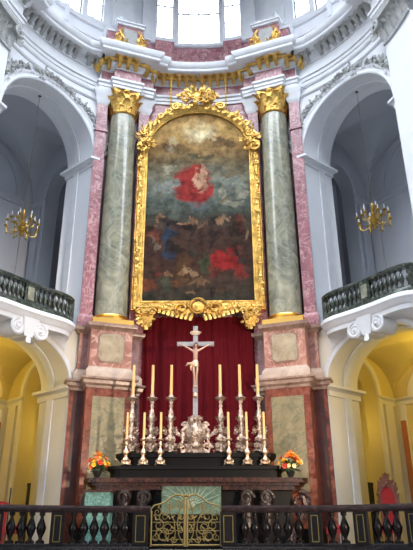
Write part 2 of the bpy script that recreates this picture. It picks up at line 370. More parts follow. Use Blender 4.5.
for s, side in ((-1, 'left'), (1, 'right')):
    # backing behind each column, dark
    g = MB()
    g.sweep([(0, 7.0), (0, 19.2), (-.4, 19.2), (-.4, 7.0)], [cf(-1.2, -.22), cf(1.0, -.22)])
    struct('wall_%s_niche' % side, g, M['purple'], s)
    # inner and outer flat pilasters
    g = MB()
    for a0, a1, bb in ((-1.12, -.68, .05), (.7, 1.13, .12)):
        g.M = Matrix.Identity(4)
        g.sweep([(0, 7.0), (0, 17.72), (-.5, 17.72), (-.5, 7.0)], [cf(a0, bb - .3), cf(a0, bb), cf(a1, bb), cf(a1, bb - .3)][0:4])
        # base
        g.sweep([(0, 7.06), (.07, 7.06), (.07, 7.45), (.03, 7.55), (0, 7.6)], [cf(a0, bb - .3), cf(a0, bb), cf(a1, bb), cf(a1, bb - .3)])
        g.sweep([(0, 15.6), (.05, 15.62), (.05, 15.7), (0, 15.72)], [cf(a0, bb - .3), cf(a0, bb), cf(a1, bb), cf(a1, bb - .3)])
    struct('trim_pilaster_%s' % side, g, M['pink'], s)
    g = MB()
    g.sweep([(0, 17.0), (.1, 17.2), (.1, 17.45), (.2, 17.6), (.2, 17.72), (-.1, 17.72), (-.1, 17.0)], [cf(.7, -.1), cf(.7, .12), cf(1.13, .12), cf(1.13, -.1)])
    g.sweep([(0, 17.0), (.1, 17.2), (.1, 17.45), (.2, 17.6), (.2, 17.72), (-.1, 17.72), (-.1, 17.0)], [cf(-1.12, -.1), cf(-1.12, .05), cf(-.68, .05), cf(-.68, -.1)])
    struct('trim_pilaster_head_%s' % side, g, M['white2'], s)

    # arcade wall: curved face with two stacked arches
    HA = 2.14
    def zarch(t, z0, h, a=None): return z0 + h * math.sqrt(max(0, 1 - (t / HA) ** 2))
    def nf(t): return math.sqrt(RW * RW - t * t)
    ZTOP = 19.3; NT = 40
    tt_open = [HA * -math.cos(PI * i / NT) for i in range(NT + 1)]
    tL = RW * math.sin(R_(33.5 - PHIM)); tR = RW * math.sin(R_(86 - PHIM))
    t_right = [HA + (tR - HA) * i / 8 for i in range(9)]
    HU_ = HA
    for lvl, (z0, z1, zs, h, mat, nm) in enumerate(((6.95, ZTOP, ZU, HU, M['white'], 'wall_%s'), (-.1, 6.95, ZL, HL, M['cream'], 'wall_%s_lower'))):
        g = MB(); HA = (HU_, 1.98)[lvl]
        tt_open = [HA * -math.cos(PI * i / NT) for i in range(NT + 1)]
        t_right = [HA + (tR - HA) * i / 8 for i in range(9)]
        g.grid([[bay(t, nf(t), z) for t in (tL, -HA)] for z in (z0, z1)])
        g.grid([[bay(t, nf(t), z) for t in t_right] for z in (z0, z1)])
        g.grid([[bay(t, nf(t), zarch(t, zs, h)) for t in tt_open], [bay(t, nf(t), z1) for t in tt_open]])
        # reveals
        path = [(-HA, z0)] + [(t, zarch(t, zs, h)) for t in tt_open] + [(HA, z0)]
        g.grid([[bay(t, nf(t), z) for t, z in path], [bay(t, NB, z) for t, z in path]])
        # rear face
        g.grid([[bay(t, NB, z) for t in (-3.3, -HA)] for z in (z0, z1)])
        g.grid([[bay(t, NB, z) for t in (HA, 3.3)] for z in (z0, z1)])
        g.grid([[bay(t, NB, zarch(t, zs, h)) for t in tt_open], [bay(t, NB, z1) for t in tt_open]])
        # end by the altar
        g.quad(bay(tL, nf(tL), z0), bay(tL, nf(tL), z1), bay(tL, nf(tL) + 1.2, z1), bay(tL, nf(tL) + 1.2, z0))
        struct(nm % side, g, mat, s)
    HA = 2.14; HB = 1.98
    # archivolts: mouldings around the upper opening, face side and middle of the reveal
    def arch_trim(g, zs, h, z0, prof, nfun, a=HA):
        """prof: (w, d) w outwards from the opening edge, d towards the room"""
        pts = []
        K = 36
        pts.append((-a, z0, -1, 0))
        for i in range(K + 1):
            th = PI - PI * i / K; c_, s_ = math.cos(th), math.sin(th)
            nx, nz = c_ / a, s_ / h; l = math.hypot(nx, nz); pts.append((a * c_, zs + h * s_, nx / l, nz / l))
        pts.append((a, z0, 1, 0))
        rows = []
        for t, z, ux, uz in pts:
            rows.append([bay(t + ux * w, nfun(t + ux * w) - d, z + uz * w) for w, d in prof])
        g.grid(rows, True)
    g = MB()
    arch_trim(g, ZU, HU, 7.0, [(0, -.02), (0, .06), (.05, .09), (.09, .06), (.2, .05), (.24, .09), (.3, .1), (.34, .04), (.34, -.02)], nf)
    arch_trim(g, ZU, HU, 7.0, [(.03, -.06), (-.05, -.06), (-.05, .28), (.03, .28)], lambda t: NB - .52, HA)
    struct('trim_arch_upper_%s' % side, g, M['white2'], s)
    g = MB()
    arch_trim(g, ZL, HL, -.1, [(.0, -.02), (0, .06), (.05, .08), (.1, .05), (.16, .05), (.16, -.02)], nf, HB)
    arch_trim(g, ZL, HL, -.1, [(.03, -.06), (-.05, -.06), (-.05, .28), (.03, .28)], lambda t: NB - .52, HB)
    struct('trim_arch_lower_%s' % side, g, M['white2'], s)
    # impost mouldings wrapping the jambs
    for zz, nm in ((ZU, 'upper'), (ZL, 'lower')):
        g = MB(); HA = 2.14 if nm == 'upper' else 1.98
        pr = [(-.02, zz - .38), (.05, zz - .36), (.06, zz - .2), (.14, zz - .12), (.2, zz - .1), (.2, zz), (-.02, zz)]
        g.sweep(pr, [bay(tL - .3, nf(tL - .3)), bay(-HA, nf(HA)), bay(-HA, NB + .02), bay(-HA - .4, NB + .02)][::1])
        pr2 = pr
        g.sweep(pr2, [bay(HA + .3, NB + .02), bay(HA, NB + .02), bay(HA, nf(HA)), bay(HA + .35, nf(HA + .35))])
        struct('trim_impost_%s_%s' % (nm, side), g, M['white2'] if nm == 'upper' else M['cream'], s)
    HA = 2.14
    # horizontal bands under the ring entablature
    g = MB()
    for z, w in ((17.2, .1), (17.62, .12)):
        g.sweep([(0, z), (.04, z), (.09, z + .06), (.09, z + w), (0, z + w + .03)], ring(34.3, 67.5, RW))
    struct('trim_band_%s' % side, g, M['white2'], s)

    # ---------- entablature (steps forward over the column)
    p_in = centre_arc[:4] + [(cf(-1.15, .3)[0], 21.21), cf(-1.15, .3), cf(-.55, .3), cf(-.55, .5), cf(.55, .5), cf(.55, .2), cf(1.1, .2)]
    p_out = [cf(1.09, .2), cf(1.1, .2), pol(34.3, RW - .02)] + ring(42.2, 60.6, RW - .02, 1.5) + [pol(68.1, RW - .02), pol(68.1, 7.12), pol(75, 7.12), pol(85, 7.12)]
    arch_prof = [(-.3, 17.72), (.06, 17.72), (.06, 17.85), (.1, 17.87), (.1, 18.02), (.16, 18.05), (.16, 18.15), (-.3, 18.15)]
    fri_prof = [(-.3, 18.15), (.03, 18.15), (.03, 18.7), (-.3, 18.7)]
    bed_prof = [(-.3, 18.7), (.08, 18.7), (.1, 18.8), (.2, 18.86), (.2, 18.95), (.24, 19.1), (-.3, 19.1)]
    cor_prof = [(-.3, 19.08), (.66, 19.08), (.7, 19.12), (.7, 19.22), (.76, 19.27), (.84, 19.42), (.84, 19.5), (-.3, 19.56)]
    for nm, pr, mt in (('architrave', arch_prof, 'white2'), ('frieze', fri_prof, 'pink'), ('bed', bed_prof, 'white2'), ('cornice', cor_prof, 'white2')):
        g = MB(); g.sweep(pr, p_in); struct('trim_%s_%s' % (nm, side), g, M[mt], s)
        g = MB(); g.sweep(pr, p_out); struct('trim_ring_%s_%s' % (nm, side), g, M['white2'], s)
    # brackets under the cornice
    def brackets(path, mb, gap, ln=.5, wd=.13, skip0=0):
        P = [Vector(p) for p in path]; acc = gap * .5 + skip0
        for i in range(len(P) - 1):
            d = P[i + 1] - P[i]; L = d.length
            if L < 1e-4: continue
            d = d / L; n = Vector((d.y, -d.x))
            if L > .22 and abs(L - .35) > .02:
                pass
            while acc < L:
                if .08 < acc < L - .08 or len(P) > 12 and L < gap * 1.3:
                    p = P[i] + d * acc
                    mt = Matrix(((d.x, -n.x, 0, p.x), (d.y, -n.y, 0, p.y), (0, 0, 1, 0), (0, 0, 0, 1)))
                    mb.M = mt
                    mb.hexa([(-wd / 2, -.15, 18.74), (wd / 2, -.15, 18.74), (wd / 2, -.05, 18.74), (-wd / 2, -.05, 18.74), (-wd * .85, -.5, 19.08), (wd * .85, -.5, 19.08), (wd * .85, -.05, 19.08), (-wd * .85, -.05, 19.08)])
                    mb.scroll((0, -.2, 18.84), (0, -1, 0), (0, 0, 1), .1, wd * .35, 1.1, 6, 0, .4, 8)
                    mb.leaf((0, -.22, 18.76), (0, -.7, .7), (0, -1, -1), .36, wd * 1.2, .25)
                    # rosette on the soffit between brackets
                    mb.ell((gap / 2, -.45, 19.06), (.09, .12, .05)); mb.leaf((gap / 2, -.1, 18.82), (0, -.5, 1), (0, -1, 0), .3, .12, .5)
                acc += gap
            acc -= L
    g = MB(); brackets(p_in, g, .36, wd=.13); struct('trim_brackets_%s' % side, g, M['gold'], s)
    g = MB(); brackets(p_out, g, .34, wd=.15); struct('trim_ring_brackets_%s' % side, g, M['stucco_grey'], s)
    g = MB(); g.sweep([(.0, 18.95), (.3, 18.96), (.34, 19.02), (.3, 19.08), (0, 19.08)], p_in); struct('trim_gilt_moulding_%s' % side, g, M['gold'], s)
    # gold scrollwork in the corner under the cornice, inner and outer ends of the column block
    g = MB()
    for a0, b0 in ((1.25, .3), (1.3, .12), (-1.2, .3)):
        for k in range(5):
            q = cf(a0 + rnd.uniform(-.1, .1), b0 + rnd.uniform(-.1, .15)); g.leaf((q[0], q[1], 18.6 + .1 * k), (rnd.uniform(-.5, .5), -1, .6), (0, -.3, 1), .3, .14, .5)
    struct('trim_corner_gilding_%s' % side, g, M['gold'], s)

    # frieze moulding on the window drum, then the drum itself
# ---------- drum with windows
RD = 8.0
wins = [(-7.2, 7.2, 21.95), (8.9, 14.6, 22.35), (-14.6, -8.9, 22.35), (33.5, 39.2, 22.2), (41.0, 52.0, 22.0), (53.5, 59, 22.2), (-39.2, -33.5, 22.2), (-52.0, -41.0, 22.0), (-59, -53.5, 22.2)]
ZW = 26.2; ZD = 27.5
def drum(g, p0, p1, z0, z1, r=RD, dr=.35, st=1.0):
    n = max(1, int(round((p1 - p0) / st)))
    ph = [p0 + (p1 - p0) * i / n for i in range(n + 1)]
    rows = [[pol(p, r, z0) for p in ph], [pol(p, r, z1) for p in ph], [pol(p, r + dr, z1) for p in ph], [pol(p, r + dr, z0) for p in ph]]
    vr = g.grid(rows); 
    for j in range(n): g.face([vr[3][j], vr[3][j + 1], vr[0][j + 1], vr[0][j]])
    g.face([vr[i][0] for i in range(4)]); g.face([vr[i][-1] for i in range(4)][::-1])
g = MB()
edges = sorted(wins); prev = -86
for a, b_, z in edges:
    drum(g, prev, a, 21.95, ZW); drum(g, a, b_, 21.9, z); prev = b_
drum(g, prev, 86, 21.95, ZW); drum(g, -86, 86, ZW, ZD)
drum(g, 31, 86, 19.4, 21.95); drum(g, -86, -31, 19.4, 21.95)
struct('wall_drum', g, M['white'])
g = MB(); drum(g, -31, 31, 19.4, 21.9); drum(g, 8.6, 15.2, 20.5, 21.94, RD - .2, .3); drum(g, -15.2, -8.6, 20.5, 21.94, RD - .2, .3); struct('wall_attic', g, M['pink'])
g = MB()
for a, b_ in ((-33, 33),):
    g.sweep([(0, 21.78), (.12, 21.8), (.16, 21.88), (.16, 21.95), (0, 21.95)], ring(a, b_, RD, 2))
for a, b_ in ((33, 85), (-85, -33)):
    g.sweep([(0, 21.6), (.1, 21.62), (.14, 21.7), (.14, 21.8), (0, 21.82)], ring(a, b_, RD, 2))
    g.sweep([(0, 20.9), (.06, 20.92), (.06, 21.0), (0, 21.02)], ring(a, b_, RD, 2))
g.sweep([(0, 20.3), (.1, 20.3), (.1, 20.42), (0, 20.44)], ring(-31, 31, RD, 2))
struct('trim_sill', g, M['white2'])
# pilasters on the drum between the windows and small blocks at the sill
g = MB()
for s in (-1, 1):
    for p0, p1, d in ((7.4, 8.7, .12), (16.5, 20, .14), (23, 30.5, .22), (60, 64, .2), (68, 76, .3)):
        pp = ring(p0, p1, RD - d, 1.5); pp = [(s * x, y) for x, y in pp]
        if s < 0: pp = pp[::-1]
        g.sweep([(0, 21.95), (0, ZD), (-d - .05, ZD), (-d - .05, 21.95)], pp)
        g.sweep([(0, 21.95), (.07, 21.95), (.07, 22.2), (0, 22.28)], pp)
for s in (-1, 1):
    for p0, p1 in ((31.5, 33.3), (46.2, 47.6), (59.2, 60.4)):
        pp = [(s * x, y) for x, y in ring(p0, p1, RD - .18, 1)]
        if s < 0: pp = pp[::-1]
        g.sweep([(0, 20.95), (0, 21.9), (-.2, 21.9), (-.2, 20.95)], pp)
struct('trim_drum_pilasters', g, M['white2'])
# window frames and panes
for i, (a, b_, z) in enumerate(wins):
    g = MB(); r = RD + .2
    for ph in ([a, b_] + ([a + (b_ - a) * k / 4 for k in (1, 2, 3)] if b_ - a > 9 else [a + (b_ - a) / 2])):
        w = .035 if ph in (a, b_) else .018
        p = pol(ph, r); g.box(p[0] - w, p[0] + w, p[1] - .03, p[1] + .03, z, ZW)
    zz = z + .05; k = 0
    while zz < ZW:
        w = .035 if k in (4, 6) else .012
        (k % 2 == 0) and g.sweep([(-.02, zz - w), (.02, zz - w), (.02, zz + w), (-.02, zz + w)], ring(a, b_, r, 2)); zz += .55; k += 1
    o = struct('window_%d' % (i + 1), g, M['stone'])
    g = MB(); g.grid([[p + (z,) for p in ring(a, b_, r + .04, 2)], [p + (ZW,) for p in ring(a, b_, r + .04, 2)]])
    struct('window_pane', g, M['glass'], parent=o)

# ------------------------------------------------------------------ marble columns
def acanthus_capital(mb, c, r0, r1, h, flat=None):
    x, y, z = c
    mb.lathe([(r0 * 1.08, 0), (r0 * 1.14, .03), (r0 * 1.08, .07), (r0, .08), (r0, h * .5), (r0 * 1.15, h * .75), (r1 * .95, h * .86)], c, 24)
    for ring_, zz, L, n in ((0, .08, h * .42, 8), (1, h * .3, h * .42, 8)):
        for k in range(n):
            a = 2 * PI * (k + .5 * ring_) / n; d = Vector((math.cos(a), math.sin(a), 0))
            mb.leaf(Vector((x, y, z + zz)) + d * r0 * 1.0, Vector((0, 0, 1)) + d * .15, d, L, r0 * .75, .45, .18)
    for k in range(4):
        a = PI / 4 + k * PI / 2; d = Vector((math.cos(a), math.sin(a), 0))
        cc = Vector((x, y, z + h * .78)) + d * r1 * 1.12
        for sg in (-1, 1):
            sd = Vector((-d.y, d.x, 0)) * sg * .05
            mb.scroll(cc + sd, d, Vector((0, 0, 1)), .17, .055, 1.3, 6, PI / 2 * 1.2)
        mb.leaf(Vector((x, y, z + h * .5)) + d * r0, Vector((0, 0, 1)) + d * .8, d, h * .38, .16, .5)
    # abacus with concave sides
    pts = []
    for k in range(4):
        a0 = PI / 4 + k * PI / 2; a1 = a0 + PI / 2
        for j in range(6):
            f = j / 6; p0 = Vector((math.cos(a0), math.sin(a0))) * r1 * 1.38; p1 = Vector((math.cos(a1), math.sin(a1))) * r1 * 1.38
            p = p0.lerp(p1, f) ; mid = (p0 + p1).normalized(); p -= mid * math.sin(PI * f) * .12
            pts.append((x + p.x, y + p.y))
    mb.prism(pts, z + h * .87, z + h)
    for k in range(4):
        a = k * PI / 2; d = Vector((math.cos(a), math.sin(a), 0)); p = Vector((x, y, z + h * .92)) + d * r1 * .95
        mb.ell(p, .11); 
        for q in range(5):
            b2 = 2 * PI * q / 5; mb.ell(p + Vector((-d.y, d.x, 0)) * .1 * math.cos(b2) + Vector((0, 0, .1 * math.sin(b2))), .06, None, 6, 5)
for s, side in ((-1, 'left'), (1, 'right')):
    base = (s * AX.x, AX.y, 7.05)
    t = thing('marble_column', 'tall grey-green marble column with gilded capital on the %s side of the altarpiece' % side, 'column', base, 'marble columns flanking the altarpiece')
    g = MB(); z0 = 7.5; z1 = 16.5
    prof = []
    for i in range(15):
        f = i / 14; prof.append((.6 - .075 * f ** 1.6, z0 + (z1 - z0) * f))
    g.lathe(prof, (AX.x, AX.y, 0), 40); build('shaft', g, M['green'], t, mirror=s)
    g = MB(); acanthus_capital(g, (0, 0, 0), .52, .56, 1.22); g2 = g
    g2.bm.transform(Matrix.Translation((AX.x, AX.y, 16.48)) @ Matrix.Rotation(-AL, 4, 'Z'))
    build('capital', g, M['gold'], t, mirror=s, ang=50)
    g = MB(); g.lathe([(.7, 7.52), (.74, 7.56), (.74, 7.62), (.68, 7.66), (.64, 7.67), (.64, 7.7), (.68, 7.73), (.66, 7.78), (.59, 7.8)], (AX.x, AX.y, -.27), 40)
    build('base_ring', g, M['goldplain'], t, mirror=s)
    g = MB(frameM(0, 0, 0)); g.box(-.7, .76, -.8, .4, 7.05, 7.27); build('plinth', g, M['goldplain'], t, mirror=s)

    # pedestal (upper tier)
    pb = (s * AX.x, AX.y, 5.12)
    t = thing('column_pedestal', 'pink marble pedestal with framed cream panel carrying the %s green column' % side, 'pedestal', pb, 'column pedestals')
    g = MB(frameM(0, 0, 0)); g.box(-.68, .77, -.77, .45, 5.45, 6.85)
    build('block', g, M['pinkl'], t, mirror=s, smooth=False)
    def octo(w, z0, z1, c, y0, y1, mb):
        mb.prism_xz([(-w + c, z0), (w - c, z0), (w, z0 + c), (w, z1 - c), (w - c, z1), (-w + c, z1), (-w, z1 - c), (-w, z0 + c)], y0, y1)
    g = MB(frameM(0, 0, 0)); g.M = frameM(.045, 0, 0); octo(.47, 5.67, 6.72, .12, -.8, -.76, g); build('panel_frame', g, M['bronzest'], t, mirror=s)
    g = MB(frameM(0, 0, 0)); g.M = frameM(.045, 0, 0); octo(.42, 5.72, 6.67, .11, -.815, -.78, g); build('panel', g, M['panel'], t, mirror=s)
    g = MB()
    path = [cf(-1.15, -.3), cf(-1.15, 0), cf(-.68, .0), cf(-.68, .77), cf(.77, .77), cf(.77, .18), cf(1.11, .18), cf(1.11, -.1)]
    g.sweep([(-.1, 6.83), (.02, 6.83), (.06, 6.9), (.13, 6.94), (.15, 7.01), (.15, 7.06), (-.1, 7.06)], path)
    build('cornice', g, M['bronzest'], t, mirror=s)
    g = MB(); g.sweep([(-.1, 5.12), (.09, 5.12), (.09, 5.38), (.03, 5.46), (0, 5.52), (-.1, 5.52)], path); build('base_moulding', g, M['creamst'], t, mirror=s)
    # flat wall returns beside pedestal and pier
    g = MB(); g.sweep([(0, 5.4), (0, 7.0), (-.4, 7.0), (-.4, 5.4)], [cf(.77, .14), cf(1.08, .14), cf(1.08, -.1)]); struct('wall_%s_return' % side, g, M['mauve'], s, smooth=False)
    g = MB(); g.sweep([(0, 5.4), (0, 7.0), (-.4, 7.0), (-.4, 5.4)], [cf(-1.12, -.3), cf(-1.12, -.03), cf(-.68, -.03)]); struct('wall_%s_inner_return' % side, g, M['mauve'], s, smooth=False)
    g = MB(); g.box(0, 0.01, 0, .01, 0, .01) if False else None
    g.sweep([(0, 5.5), (0, 6.85), (-.05, 6.85), (-.05, 5.5)], [cf(.98, .16), cf(1.08, .16)]); struct('trim_return_strip_%s' % side, g, M['pinkl'], s, smooth=False)

    # pier (lower tier)
    t = thing('marble_pier', 'red marble pier with olive marble inset panel below the %s column pedestal' % side, 'pier', (s * AX.x, AX.y, -.1), 'lower marble piers')
    g = MB(frameM(0, 0, 0)); g.box(-.72, .8, -.8, .45, .45, 4.8)
    build('block', g, M['red'], t, mirror=s, smooth=False)
    g = MB(frameM(0, 0, 0)); g.box(-.8, .88, -.9, .45, -.1, .45); build('plinth', g, M['black'], t, mirror=s, smooth=False)
    g = MB(frameM(0, 0, 0)); g.box(-.5, .58, -.83, -.78, 1.5, 4.5); build('inset_panel', g, M['greenpanel'], t, mirror=s, smooth=False)
    g = MB()
    path = [cf(-1.15, -.3), cf(-1.15, .02), cf(-.72, .02), cf(-.72, .8), cf(.8, .8), cf(.8, .2), cf(1.26, .2), cf(1.26, -.1)]
    g.sweep([(-.1, 4.78), (.02, 4.78), (.04, 4.86), (.12, 4.92), (.14, 5.02), (.2, 5.06), (.2, 5.12), (-.1, 5.13)], path); build('cornice', g, M['bronzest'], t, mirror=s)
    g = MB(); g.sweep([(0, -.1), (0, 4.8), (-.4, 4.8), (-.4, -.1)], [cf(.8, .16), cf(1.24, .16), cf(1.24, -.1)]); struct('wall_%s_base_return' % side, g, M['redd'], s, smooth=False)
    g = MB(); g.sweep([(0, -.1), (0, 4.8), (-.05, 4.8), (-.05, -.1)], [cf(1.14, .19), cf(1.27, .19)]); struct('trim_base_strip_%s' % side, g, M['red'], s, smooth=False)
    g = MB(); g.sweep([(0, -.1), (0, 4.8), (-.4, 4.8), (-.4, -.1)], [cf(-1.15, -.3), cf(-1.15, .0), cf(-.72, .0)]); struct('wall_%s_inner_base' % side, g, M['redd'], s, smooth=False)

    # attic pedestal above the cornice
    t = thing('attic_pedestal', 'small pink marble block with gilded scrolls standing on the cornice above the %s column' % side, 'pedestal', (s * cf(0, 0)[0], cf(0, 0)[1], 19.55), 'attic pedestals')
    g = MB(frameM(0, .1, 0)); g.hexa([(-.85, -.5, 19.5), (.85, -.5, 19.5), (.85, .9, 19.5), (-.85, .9, 19.5), (-.55, -.38, 21.3), (.55, -.38, 21.3), (.6, .9, 21.3), (-.6, .9, 21.3)])
    g.box(-.95, .95, -.1, .9, 19.5, 21.1); build('block', g, M['pink'], t, mirror=s, smooth=False)
    g = MB(frameM(0, .1, 0)); g.box(-.62, .62, -.48, .9, 21.3, 21.42); g.box(-.68, .68, -.54, .9, 21.42, 21.52); g.box(-1.0, 1.0, -.15, .9, 21.1, 21.22); build('cap', g, M['white2'], t, mirror=s, smooth=False)
    g = MB(frameM(0, .1, 0)); g.hexa([(-.4, -.52, 19.9), (.4, -.52, 19.9), (.4, -.3, 19.9), (-.4, -.3, 19.9), (-.3, -.44, 21.1), (.3, -.44, 21.1), (.3, -.3, 21.1), (-.3, -.3, 21.1)]); build('panel', g, M['stucco_grey'], t, mirror=s, smooth=False)
    g = MB(frameM(0, .1, 0))
    for sg in (-1, 1):
        g.scroll((sg * .45, -.6, 20.4), (sg, 0, 0), (0, 0, 1), .2, .06, 1.3); g.scroll((sg * .55, -.6, 19.95), (-sg, 0, 0), (0, 0, 1), .24, .07, 1.3)
        g.tube([(sg * .35, -.55, 21.0), (sg * .48, -.6, 20.7), (sg * .36, -.6, 20.4), (sg * .5, -.62, 20.1)], [.04, .07, .06, .05])
        for k in range(5): g.leaf((sg * (.2 + .1 * k), -.62, 19.85 + .1 * rnd.random()), (sg * rnd.uniform(-.3, .8), -.1, 1), (0, -1, 0), .32, .13, .5)
    for k in range(9): g.leaf((-.4 + .1 * k, -.6, 19.75), (rnd.uniform(-.5, .5), -.1, .8), (0, -1, 0), .26, .13, .5)
    build('gilded_scrolls', g, M['gold'], t, mirror=s, ang=50)
    # openwork ornament above
    t2 = MB(frameM(0, .1, 0))
    t2.box(-.45, .45, -.35, .3, 21.52, 21.62)
    for k in range(7): 
        x = -.4 + .8 * k / 6; t2.tube([(x, -.1, 21.6), (x * .9, -.12, 21.8), (x * .8, -.1, 22.0 - .1 * abs(x))], .03, 6)
    for k in range(3): t2.scroll((-.3 + .3 * k, -.15, 21.85), (1, 0, 0), (0, 0, 1), .14, .035)
    t2.ell((.42, -.1, 22.0), (.12, .1, .16)); t2.ell((.4, -.1, 22.2), .07)
    o = build('roof_ornament', t2, M['white2'], None, (s * cf(0, 0)[0], cf(0, 0)[1], 21.52), mirror=s); tag(o, 'white stucco openwork ornament topping the pink block above the %s column' % side, 'ornament')

    # white corner pilaster at the picture edge
    t = thing('white_pilaster', 'white pilaster with leafy stucco capital at the far %s edge beside the big arch' % side, 'pilaster', (s * pol(75, 7.4)[0], pol(75, 7.4)[1], 7.0))
    g = MB(); g.sweep([(0, -.1), (0, 16.5), (-.5, 16.5), (-.5, -.1)], ring(69.2, 82, 7.32, 2)); build('shaft', g, M['white'], t, mirror=s)
    g = MB()
    g.sweep([(0, 16.45), (.06, 16.48), (.06, 16.56), (0, 16.6)], ring(69.0, 82, 7.3, 2)); g.sweep([(0, 17.5), (.22, 17.55), (.25, 17.72), (0, 17.72)], ring(67.9, 83, 7.24, 2))
    for row in range(2):
        for k in range(5):
            ph = 70 + 2.7 * k + 1.3 * row; p = pol(ph, 7.3); d = Vector((-math.sin(R_(ph)), -math.cos(R_(ph)), 0))
            g.leaf((p[0], p[1], 16.55 + .35 * row), Vector((0, 0, 1)) + d * .2, d, .5, .34, .5, .2)
    for ph in (68.8, 82):
        p = pol(ph, 7.1); d = Vector((-math.sin(R_(ph)), -math.cos(R_(ph)), 0)); tg = Vector((math.cos(R_(ph)), -math.sin(R_(ph)), 0)) * (-1 if ph < 75 else 1)
        for q in (0, .1): g.scroll(Vector((p[0], p[1], 17.3)) + d * q, tg, (0, 0, 1), .22, .07, 1.4, 6, PI * .6)
        for k in range(4): g.leaf((p[0], p[1], 16.9 + .1 * k), tg + Vector((0, 0, .3 * k)), d, .3, .16, .4)
    build('capital', g, M['stucco_grey'], t, mirror=s, ang=50)

    # stucco garland over the upper arch
    g = MB(); R = random.Random(5)
    for i in range(230):
        th = PI * (.03 + .94 * R.random())
        if abs(th - PI * .62) < .05: continue
        dense = .5 + .5 * math.sin(th * 5)
        w = .42 + .07 * math.sin(th * 9) + R.uniform(-.1, .13)
        tcos = -math.cos(th); t_ = (HA + w) * tcos; z = ZU + (HU + w) * math.sin(th)
        if abs(t_) > 2.6: continue
        p = bay(t_, nf(min(abs(t_), 7)) - .05); d = Vector((-NN.x, -NN.y, 0)); tang = Vector((TT.x * math.sin(th), TT.y * math.sin(th), -tcos * -1 * -1))
        dirv = Vector((TT.x, TT.y, 0)) * R.uniform(-1, 1) + Vector((0, 0, R.uniform(-1, 1))) + tang * .8
        if R.random() < .3: g.ell((p[0] - NN.x * .05, p[1] - NN.y * .05, z), R.uniform(.05, .085), None, 6, 5)
        else: g.leaf((p[0], p[1], z), dirv, d, R.uniform(.16, .28), R.uniform(.08, .13), .45)
    o = build('stucco_garland', g, M['stucco_grey'], None, bay(0, 7.5, 16.9) if s > 0 else tuple(-c if i == 0 else c for i, c in enumerate(bay(0, 7.5, 16.9))), mirror=s, ang=50)
    tag(o, 'grey-white stucco leaf garland arching over the %s gallery opening' % side, 'garland', 'arch garlands')

